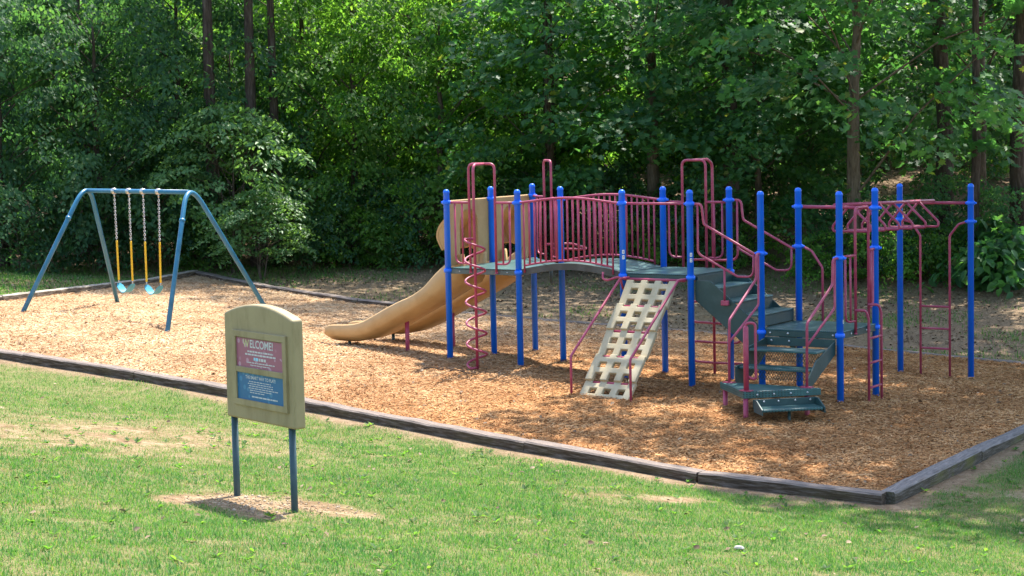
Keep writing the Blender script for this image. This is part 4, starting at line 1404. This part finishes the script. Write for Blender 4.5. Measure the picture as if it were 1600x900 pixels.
# ------------------------------------------------------------------ welcome sign
sa = Vector((3.98, -10.53, 0)); sb = Vector((4.89, -10.82, 0))
sx = (sb - sa).normalized(); sy = Vector((-sx.y, sx.x, 0))       # sy points to the back
SZ = float(ground_z(3.98, -10.53))
SIGN = empty('welcome_sign', (sa.x, sa.y, SZ), math.atan2(sx.y, sx.x))
tag(SIGN, 'tan moulded welcome sign on two dark posts, standing in the lawn', 'sign')
BW0, BW1, BZ0, BZS, BZT = -0.035, 1.095, 0.715, 1.60, 1.735
K = 16
outline = [(BW0, BZ0), (BW1, BZ0)] + [(BW1 + (BW0 - BW1) * i / K, BZS + (BZT - BZS) * math.sin(math.pi * (0.06 + 0.88 * i / K)) ** 0.8) for i in range(K + 1)]
board = MB().prism([(x, -0.055, z) for x, z in outline], (0, 0.11, 0)).build('board', M_SIGNTAN, SIGN, bevel=0.02, seg=3)
for u in (0.0, 0.955):
    MB().lathe([(0.03, -0.4), (0.03, BZ0 + 0.02)], (u, 0, 0), 14).build('post', M_POSTG, SIGN, True)
fx0, fx1, fz0, fz1 = 0.125, 1.005, 0.845, 1.50


def frame_obj(name, x0, x1, z0, z1, w, y0, y1, parent, m=M_SIGNTAN):
    b = MB()
    b.box((x0, y0, z0), (x1, y1, z0 + w)); b.box((x0, y0, z1 - w), (x1, y1, z1))
    b.box((x0, y0, z0 + w), (x0 + w, y1, z1 - w)); b.box((x1 - w, y0, z0 + w), (x1, y1, z1 - w))
    return b.build(name, m, parent, bevel=0.004)


frame_obj('panel_frame', fx0, fx1, fz0, fz1, 0.055, -0.075, -0.054, board)
MB().box((fx0 + 0.056, -0.075, 1.135), (fx1 - 0.056, -0.054, 1.185)).build('panel_divider', M_SIGNTAN, board, bevel=0.004)


def poster(name, base, dot, scale, thr):
    m = mat(name, base, 0.35, 0.4)
    v = coords(m)
    vo = N(m, 'ShaderNodeTexVoronoi'); vo.inputs['Scale'].default_value = scale; L(m, v, vo.inputs['Vector'])
    r = ramp(m, vo.outputs['Distance'], [(thr - 0.05, (1, 1, 1)), (thr, (0, 0, 0))])
    sel = ramp(m, vo.outputs['Color'], [(0.35, (0, 0, 0)), (0.55, (0.8, 0.8, 0.8))])
    mm = N(m, 'ShaderNodeMath', operation='MULTIPLY'); L(m, r.outputs[0], mm.inputs[0]); L(m, sel.outputs[0], mm.inputs[1])
    fade = noise(m, v, 5, 4)
    mx = N(m, 'ShaderNodeMix', data_type='RGBA'); L(m, mm.outputs[0], mx.inputs[0]); mx.inputs[6].default_value = (*base, 1); mx.inputs[7].default_value = (*dot, 1)
    L(m, mx.outputs[2], bsdf(m).inputs['Base Color'])
    return m


M_PINK = poster('pink_poster', (0.30, 0.095, 0.155), (0.46, 0.27, 0.36), 15, 0.40)
M_BLUEP = poster('blue_poster', (0.006, 0.115, 0.26), (0.04, 0.20, 0.36), 15, 0.38)
px0, px1 = fx0 + 0.055, fx1 - 0.055
pink = MB().box((px0, -0.060, 1.185), (px1, -0.0545, 1.435)).build('upper_placard', M_PINK, SIGN)
blue = MB().box((px0, -0.060, 0.90), (px1, -0.0545, 1.135)).build('lower_placard', M_BLUEP, SIGN)
tag(pink, 'pink placard reading WELCOME!'); tag(blue, 'blue placard headed THE SMART WAY TO PLAY!')
M_WHITE = mat('white_print', (0.50, 0.50, 0.50), 0.5)
M_CYAN = mat('cyan_print', (0.25, 0.55, 0.70), 0.5)
M_LIME = mat('yellow_print', (0.48, 0.46, 0.24), 0.5)


def lettering(txt, x, z, size, m, parent, y=-0.0615, bold=0.0, align='CENTER'):
    c = bpy.data.curves.new('lettering', 'FONT'); c.body = txt; c.size = size; c.align_x = align; c.offset = bold
    o = bpy.data.objects.new('tmp', c); COL.objects.link(o)
    dg = bpy.context.evaluated_depsgraph_get()
    me = bpy.data.meshes.new_from_object(o.evaluated_get(dg))
    bpy.data.objects.remove(o)
    r = link('lettering', me, None, parent); me.materials.clear(); me.materials.append(m)
    r.location = (x, y, z); r.rotation_euler = (math.pi / 2, 0, 0)
    return r


cx = (px0 + px1) / 2
w0 = lettering('W', cx - 0.27, 1.36, 0.095, M_LIME, pink, bold=0.002, align='LEFT')
ww = max(v.co.x for v in w0.data.vertices)
lettering('ELCOME!', cx - 0.27 + ww + 0.008, 1.36, 0.095, M_WHITE, pink, bold=0.002, align='LEFT')
lettering('THE SMART WAY TO PLAY!', cx + 0.0, 1.085, 0.040, M_WHITE, blue, bold=0.0008)


def print_lines(rows, parent, m, y=-0.0612):
    b = MB(); rr = random.Random(3)
    for (x0, x1, z, h) in rows:
        x = x0
        while x < x1:
            w = min(rr.uniform(0.015, 0.06), x1 - x)
            b.box((x, y, z), (x + w, y + 0.0006, z + h)); x += w + 0.009
    return tag(b.build('small_print', m, parent), kind='stuff')


print_lines([(cx - 0.20, cx + 0.22, 1.318, 0.014), (cx - 0.24, cx + 0.26, 1.292, 0.014), (cx - 0.22, cx + 0.24, 1.224, 0.009), (cx - 0.16, cx + 0.16, 1.204, 0.007)], pink, M_WHITE)
print_lines([(cx - 0.10, cx - 0.02, 1.25, 0.026)], pink, M_CYAN)
print_lines([(cx - 0.015, cx + 0.10, 1.25, 0.024)], pink, M_WHITE)
print_lines([(cx - 0.19, cx + 0.17, 1.060, 0.007), (cx - 0.21, cx + 0.20, 1.041, 0.007), (cx - 0.19, cx + 0.20, 1.022, 0.007), (cx - 0.20, cx + 0.28, 1.003, 0.007), (cx - 0.18, cx + 0.18, 0.984, 0.007),
             (cx - 0.18, cx + 0.06, 0.965, 0.007), (cx - 0.15, cx + 0.27, 0.928, 0.012)], blue, M_WHITE)

# ------------------------------------------------------------------ trees
_h = [(0, 0), (0.30, -0.06), (0.24, 0.15), (0.56, 0.32), (0.31, 0.43), (0.36, 0.64), (0.13, 0.66), (0, 1.0)]
MAPLE_V = np.array([(x, y, 0.16 * x) for x, y in _h] + [(-x, y, 0.16 * x) for x, y in _h[1:-1]])
MAPLE_F = [np.array([(0, 1, 2, 3, 4, 5, 6, 7), (7, 13, 12, 11, 10, 9, 8, 0)])]
OVAL_V = np.array([(0, 0, 0), (0.28, 0.30, 0.08), (0.23, 0.66, 0.06), (0, 1.0, -0.05), (-0.23, 0.66, 0.06), (-0.28, 0.30, 0.08)])
OVAL_F = [np.array([(0, 1, 2, 3), (0, 3, 4, 5)])]


def crown_points(r, z0, z1, rad, nspray, shell=0.55, prof=None, lean=(0, 0)):
    """centres of leafy sprays inside a crown volume"""
    out = []
    for i in range(nspray):
        t = (i + r.random()) / nspray
        p = prof(t) if prof else (math.sin(math.pi * min(1, 0.12 + 0.88 * t)) ** 0.55)
        f = shell + (1 - shell) * r.random() ** 0.6 if r.random() < 0.8 else r.random()
        a = i * 2.39996 + r.uniform(-0.5, 0.5)
        rr = rad * p * f * r.uniform(0.85, 1.12)
        out.append((math.cos(a) * rr + lean[0] * t, math.sin(a) * rr + lean[1] * t, z0 + (z1 - z0) * t, a, f))
    return out


def make_tree(name, seed, H, z0, rad, nspray, nleaf, size, kind, mleaf, mbark, r0, spray=0.95, droop=0.35, shell=0.55, thick=0.11, prof=None, tilt=0.6, stems=1, spread=0.0, limbs=True):
    r = random.Random(seed); g = np.random.default_rng(seed)
    root = empty(name)
    tr = MB()
    pts = crown_points(r, z0, H, rad, nspray, shell, prof)
    for sidx in range(stems):
        sa_ = 2 * math.pi * sidx / max(stems, 1) + r.random()
        k = 9
        path = []
        for i in range(k):
            t = i / (k - 1)
            path.append(Vector((math.cos(sa_) * spread * t + r.uniform(-1, 1) * 0.05 * H * 0.12 * (t > 0), math.sin(sa_) * spread * t + r.uniform(-1, 1) * 0.05 * H * 0.12 * (t > 0), -0.5 + (H * 0.9 + 0.5) * t)))
        rr0 = r0 / (stems ** 0.5)
        tr.tube(path, [rr0 * (1.35 if i == 0 else 1.0 - 0.85 * i / (k - 1)) for i in range(k)], 10)
    if limbs:
        for (x, y, z, a, f) in pts[::(1 if nspray < 50 else 2)]:
            if kind == 'maple' and z < 4.8: continue
            zb = max(0.5, z - (0.35 + 0.5 * r.random()) * math.hypot(x, y))
            p0 = Vector((0, 0, zb)); p3 = Vector((x, y, z))
            m1 = p0.lerp(p3, 0.45) + Vector((0, 0, 0.12 * p3.length * 0.4))
            rb = max(0.012, 0.18 * r0 * (1 - 0.5 * zb / H))
            tr.tube([p0, m1, p3], [rb, rb * 0.7, rb * 0.3], 5, caps=False)
    tr.build('trunk', mbark, root, True)
    P, D, Nn, Sz = [], [], [], []
    for (x, y, z, a, f) in pts:
        n = max(8, int(nleaf * r.uniform(0.65, 1.3)))
        sr_ = spray * r.uniform(0.7, 1.25)
        q = np.sqrt(g.random(n)) * sr_
        th = g.uniform(0, 2 * np.pi, n)
        lx = q * np.cos(th); ly = q * np.sin(th) * 0.8
        ca, sa2 = math.cos(a), math.sin(a)
        lz = -droop * (np.clip(lx / sr_ + 0.4, 0, None) ** 2) * sr_ * 0.8 - 0.25 * droop * q ** 2 + g.normal(0, thick * sr_, n)
        P.append(np.stack([x + lx * ca - ly * sa2, y + lx * sa2 + ly * ca, z + lz], 1))
        da = a + th * 0.6 + g.normal(0, 0.8, n)
        D.append(np.stack([np.cos(da), np.sin(da), -0.25 - droop * 1.1 + g.normal(0, 0.3, n)], 1))
        Nn.append(np.stack([ca * tilt + g.normal(0, 0.35, n), sa2 * tilt + g.normal(0, 0.35, n), np.ones(n)], 1))
        Sz.append(size * g.uniform(0.6, 1.25, n))
    P = np.concatenate(P); D = np.concatenate(D); Nn = np.concatenate(Nn); Sz = np.concatenate(Sz)
    P[:, 2] = np.maximum(P[:, 2], 0.05)
    tv, tf = (MAPLE_V, MAPLE_F) if kind == 'maple' else (OVAL_V, OVAL_F)
    link('crown', scatter('crown', tv, tf, P, D, Nn, Sz), mleaf, root)
    return root


low = lambda t: 0.62 + 0.38 * math.sin(math.pi * (0.25 + 0.7 * t))
PROTO = {
    'maple': make_tree('maple_tree', 11, 10.0, 2.9, 4.6, 62, 145, 0.20, 'maple', M_MAPLE, M_BARKL, 0.20, spray=1.15, droop=0.28),
    'maple2': make_tree('maple_tree', 12, 8.6, 1.8, 4.0, 58, 150, 0.185, 'maple', M_MAPLE, M_BARK, 0.17, spray=1.05, droop=0.32),
    'ash': make_tree('box_elder_tree', 13, 8.2, 1.3, 3.0, 58, 235, 0.135, 'oval', M_BRIGHT, M_BARK, 0.15, spray=0.85, droop=0.5, prof=low),
    'ash2': make_tree('box_elder_tree', 14, 7.2, 0.7, 2.9, 54, 235, 0.13, 'oval', M_BRIGHT, M_BARK, 0.14, spray=0.8, droop=0.55, prof=low),
    'dark': make_tree('understory_tree', 15, 7.0, 0.8, 3.0, 54, 235, 0.14, 'oval', M_DARKLEAF, M_BARKD, 0.13, spray=0.85, droop=0.6, prof=low),
    'dark2': make_tree('understory_tree', 16, 8.4, 1.6, 3.1, 54, 225, 0.15, 'oval', M_DARKLEAF, M_BARKD, 0.15, spray=0.9, droop=0.5),
    'pine': make_tree('tall_tree', 17, 15.0, 8.5, 2.6, 34, 90, 0.2, 'oval', M_DARKLEAF, M_BARKD, 0.20, spray=1.1, droop=0.35),
    'dogwood': make_tree('dogwood_tree', 18, 3.9, 1.2, 1.8, 44, 140, 0.125, 'oval', M_PALE, M_BARK, 0.055, spray=0.62, droop=0.45, thick=0.07, stems=3, spread=0.5, tilt=0.3),
    'shrub': make_tree('shrub', 19, 2.4, 0.35, 1.25, 34, 110, 0.105, 'oval', M_DARKLEAF, M_BARK, 0.03, spray=0.5, droop=0.5, stems=4, spread=0.5, prof=low),
    'shrub2': make_tree('shrub', 20, 1.5, 0.25, 1.0, 26, 100, 0.10, 'oval', M_BRIGHT, M_BARK, 0.02, spray=0.42, droop=0.45, stems=4, spread=0.4, prof=low),
    'shade': make_tree('shade_tree', 21, 19.0, 8.0, 6.0, 82, 100, 0.25, 'maple', M_MAPLE, M_BARKL, 0.24, spray=1.2, droop=0.25, shell=0.35),
    'crest': make_tree('tall_tree', 23, 29.0, 17.0, 4.6, 80, 80, 0.27, 'oval', M_DARKLEAF, M_BARKD, 0.20, spray=1.25, droop=0.25, shell=0.35),
    'broad': make_tree('broadleaf_plant', 22, 1.0, 0.3, 0.75, 14, 34, 0.24, 'oval', M_MAPLE, M_BARK, 0.012, spray=0.42, droop=0.5, stems=3, spread=0.3),
}
used = set()
CAT = {'maple': 'tree', 'maple2': 'tree', 'ash': 'tree', 'ash2': 'tree', 'dark': 'tree', 'dark2': 'tree', 'pine': 'tree', 'dogwood': 'tree', 'shrub': 'shrub', 'shrub2': 'shrub', 'shade': 'tree', 'crest': 'tree', 'broad': 'plant'}


def place(kind, X, Y, label, group, sc=1.0, rz=None, sz=None):
    p = PROTO[kind]
    o = p if kind not in used else copy_tree(p)
    used.add(kind)
    u, v = c2g(X, Y)
    o.location = (u, v, float(ground_z(u, v)) - 0.05)
    o.rotation_euler = (0, 0, random.uniform(0, 6.28) if rz is None else rz)
    o.scale = (sc, sc, sc if sz is None else sz)
    tag(o, label, CAT[kind], group)
    return o


G1 = 'trees along the edge of the wood'
# individually recognisable
place('pine', -7.15, 46.6, 'tall tree with bare brown trunk rising above the pale dogwood, left of the pair', G1, 1.0)
place('pine', -6.2, 46.9, 'tall tree with dark bare trunk at the top, right of the other bare trunk', G1, 0.95)
place('pine', -5.75, 47.4, 'thinner dark bare trunk close behind the pair of tall trees', G1, 0.75, sz=1.0)
place('crest', 1.0, 48.6, 'tall trunk showing dark through the leaves above the bridge', G1, 0.85)
place('crest', 10.3, 45.8, 'tree with thick dark trunk behind the end of the overhead ladder', G1, 1.05)
place('pine', 10.55, 43.6, 'slim grey-barked trunk right of the far ladder post', G1, 0.62, sz=0.95)
place('crest', 11.75, 44.2, 'dark trunk at the right edge of the picture', G1, 1.0)
place('crest', 5.2, 45.5, 'very tall tree half hidden by leaves behind the wall climber', G1, 1.0)
place('maple', 7.9, 43.8, 'big maple with pale trunk behind the overhead ladder, boughs hanging low', G1, 1.05, 0.6)
place('maple', 3.5, 47.0, 'maple with pinkish trunk spreading its branches behind the bridge', G1, 1.0, 2.9)
place('maple2', 6.0, 49.5, 'maple filling the gap between the two pale-trunked maples', G1, 1.05, 1.2)
place('maple2', 11.9, 48.5, 'dense maple in the top right corner of the picture', G1, 1.05, 4.0)
place('maple2', 1.0, 47.5, 'dark leaved maple hanging over the slide tower', G1, 0.85, 5.2)
place('maple2', 5.9, 45.6, 'low-branched maple behind the deck stairs, its leaves hanging to rail height', G1, 0.72, 3.0)
place('dogwood', -6.6, 45.7, 'pale green dogwood with tiered branches catching sun behind the swing frame', G1, 1.05, 0.4)
place('dogwood', -5.8, 44.4, 'low light green dogwood below the taller one, right of the swing frame', G1, 0.72, 2.2, sz=0.55)
place('ash', -3.9, 48.5, 'bright green box elder left of centre, sweeping to the ground', G1, 1.0, 0.2)
place('ash2', -1.7, 48.0, 'bright green box elder standing directly behind the slide hood', G1, 1.0, 1.9)
place('ash', -5.4, 51.0, 'tall box elder behind the pale dogwood, reaching the top of the picture', G1, 1.1, 3.3)
place('ash2', -2.6, 51.5, 'taller box elder glowing yellow green behind the bright ones', G1, 1.2, 4.4)
place('ash', 0.4, 50.5, 'box elder with sun-dappled leaves behind the spiral climber', G1, 1.05, 5.4)
place('ash2', 3.2, 51.0, 'leafy box elder behind the arched bridge', G1, 1.05, 0.9)
place('dark', -12.3, 46.5, 'dark drooping tree at the left edge of the picture', G1, 1.0, 0.7)
place('dark', -10.0, 46.8, 'dark drooping tree behind the left end of the swing frame', G1, 1.0, 2.0)
place('dark2', -8.3, 48.5, 'dark drooping tree behind the two swings', G1, 1.0, 3.6)
place('dark2', -11.0, 50.0, 'tall dark tree second from the left edge of the picture', G1, 1.1, 5.0)
place('dark2', -13.2, 51.5, 'tall dark tree in the top left corner of the picture', G1, 1.1, 1.0)
place('dark', -7.0, 48.8, 'dark leafy tree just behind the pale dogwood', G1, 0.85, 4.5)
# shrubs along the edge
G2 = 'shrubs along the edge of the wood'
SH = [('shrub', -11.6, 45.3, 0.9, 'dark shrub at the left edge of the wood'), ('shrub', -9.9, 45.6, 1.0, 'dark shrub behind the left swing leg'), ('shrub', -8.4, 46.3, 1.0, 'dark shrub behind the swing seats'),
      ('shrub2', -7.3, 46.3, 0.9, 'low green shrub under the dogwood'), ('shrub', -4.9, 46.4, 0.95, 'dark shrub at the foot of the leftmost box elder'), ('shrub2', -3.9, 46.8, 1.1, 'leafy green shrub at the wood edge left of the slide'),
      ('shrub2', -3.0, 46.9, 0.8, 'small green shrub behind the lower end of the slide'), ('shrub', -2.2, 47.2, 1.0, 'dark shrub behind the middle of the slide'), ('shrub2', -0.9, 47.4, 1.0, 'green shrub beyond the slide tower'),
      ('shrub', 0.6, 47.2, 1.0, 'dark shrub behind the spiral climber'), ('shrub', 2.2, 46.8, 1.05, 'dark shrub seen under the arched bridge'), ('shrub2', 3.4, 46.0, 1.1, 'green shrub behind the right half of the bridge'),
      ('shrub', 4.6, 46.2, 1.0, 'dark shrub behind the wall climber'), ('shrub2', 5.6, 45.2, 0.8, 'green shrub behind the deck stairs'), ('shrub2', 7.0, 43.6, 0.8, 'green shrub below the hanging rungs'),
      ('shrub', 7.6, 44.3, 0.75, 'dark shrub right of the pale maple trunk'), ('shrub2', 8.3, 42.9, 0.85, 'low green shrub left of the far ladder'), ('shrub', 8.9, 43.4, 0.8, 'dark shrub seen between the far ladder rails'),
      ('shrub2', 9.6, 43.0, 0.85, 'low green shrub right of the far ladder'), ('shrub', 10.1, 44.6, 0.9, 'dark shrub in front of the thick dark trunk'), ('shrub', 11.5, 43.8, 0.8, 'dark shrub at the right edge of the picture')]
for k, X, Y, s, lab in SH:
    place(k, X, Y, lab, G2, s)
for i, (X, Y, s, lab) in enumerate(((10.35, 41.6, 1.15, 'broad-leaved plant right of the last blue post, nearest it'), (11.0, 41.9, 1.25, 'broad-leaved plant at the right edge of the picture'), (10.7, 42.6, 1.5, 'taller broad-leaved plant behind the two at the right edge'))):
    place('broad', X, Y, lab, 'broad-leaved plants at the right edge', s)
# deeper wood
G3 = 'trees deep in the wood'
r3 = random.Random(5)
lab3 = 'leafy tree standing deep in the shade of the wood'
for row, Y in enumerate((55, 59, 63.5, 68.5)):
    w = 0.29 * Y + 3
    n = int(2 * w / 3.6)
    for i in range(n):
        X = -w + 2 * w * (i + 0.5 + r3.uniform(-0.3, 0.3)) / n
        k = r3.choice(['dark2', 'ash', 'maple2', 'dark', 'ash2', 'maple', 'pine'] if X < 5 else ['pine', 'dark2', 'maple2', 'pine', 'maple'])
        place(k, X, Y + r3.uniform(-1.5, 1.5), lab3, G3, r3.uniform(0.85, 1.15))
r4 = random.Random(9)
for i in range(30):
    Y = r4.uniform(48, 64); X = r4.uniform(-0.29 * Y, 0.29 * Y)
    place(r4.choice(['shrub', 'shrub', 'shrub2']), X, Y, 'bush growing under the trees inside the wood', 'bushes inside the wood', r4.uniform(0.8, 1.5))
# shade trees beside the play area, beyond the right edge of the picture
G4 = 'shade trees beside the play area'
place('shade', 9.5, 32.2, 'tall maple right of the play area, its boughs above the overhead ladder', G4, 1.05, 0.5)
place('shade', 8.7, 29.3, 'tall maple right of the play area, its boughs above the front stairs', G4, 1.0, 2.1)
place('shade', 14.0, 34.0, 'tall maple standing farthest right of the play area', G4, 1.15, 3.3)
place('shade', 12.2, 26.2, 'tall maple beside the near right corner of the play area', G4, 0.9, 4.6)
for k, p in PROTO.items():
    if k not in used:
        for ch in list(p.children): bpy.data.objects.remove(ch)
        bpy.data.objects.remove(p)


def far_wood():
    n = 26000
    X = rng.uniform(-34, 34, n); Y = rng.uniform(74, 84, n)
    Z = rng.uniform(0, 1, n) ** 0.8 * 17
    c, s = math.cos(YAW), math.sin(YAW)
    u = CAM.x + X * c - Y * s; v = CAM.y + X * s + Y * c
    clump = fnoise(X * 0.5, Z * 0.5 + Y * 0.2, 3)
    ok = clump > 0.36
    u = u[ok]; v = v[ok]; Z = Z[ok]; n = len(u)
    z = ground_z(u, v) + Z
    a = rng.uniform(0, 2 * np.pi, n)
    d = np.stack([np.cos(a), np.sin(a), rng.normal(-0.4, 0.3, n)], 1)
    nn = np.stack([rng.normal(0, 0.5, n), rng.normal(-0.3, 0.5, n), np.ones(n)], 1)
    me = scatter('far_woodland', OVAL_V * np.array([1.7, 1, 1]), OVAL_F, np.stack([u, v, z], 1), d, nn, rng.uniform(0.35, 0.8, n))
    tag(link('far_woodland', me, M_BRIGHT), 'mass of leaves closing the view far inside the wood', 'woodland', kind='stuff')


far_wood()
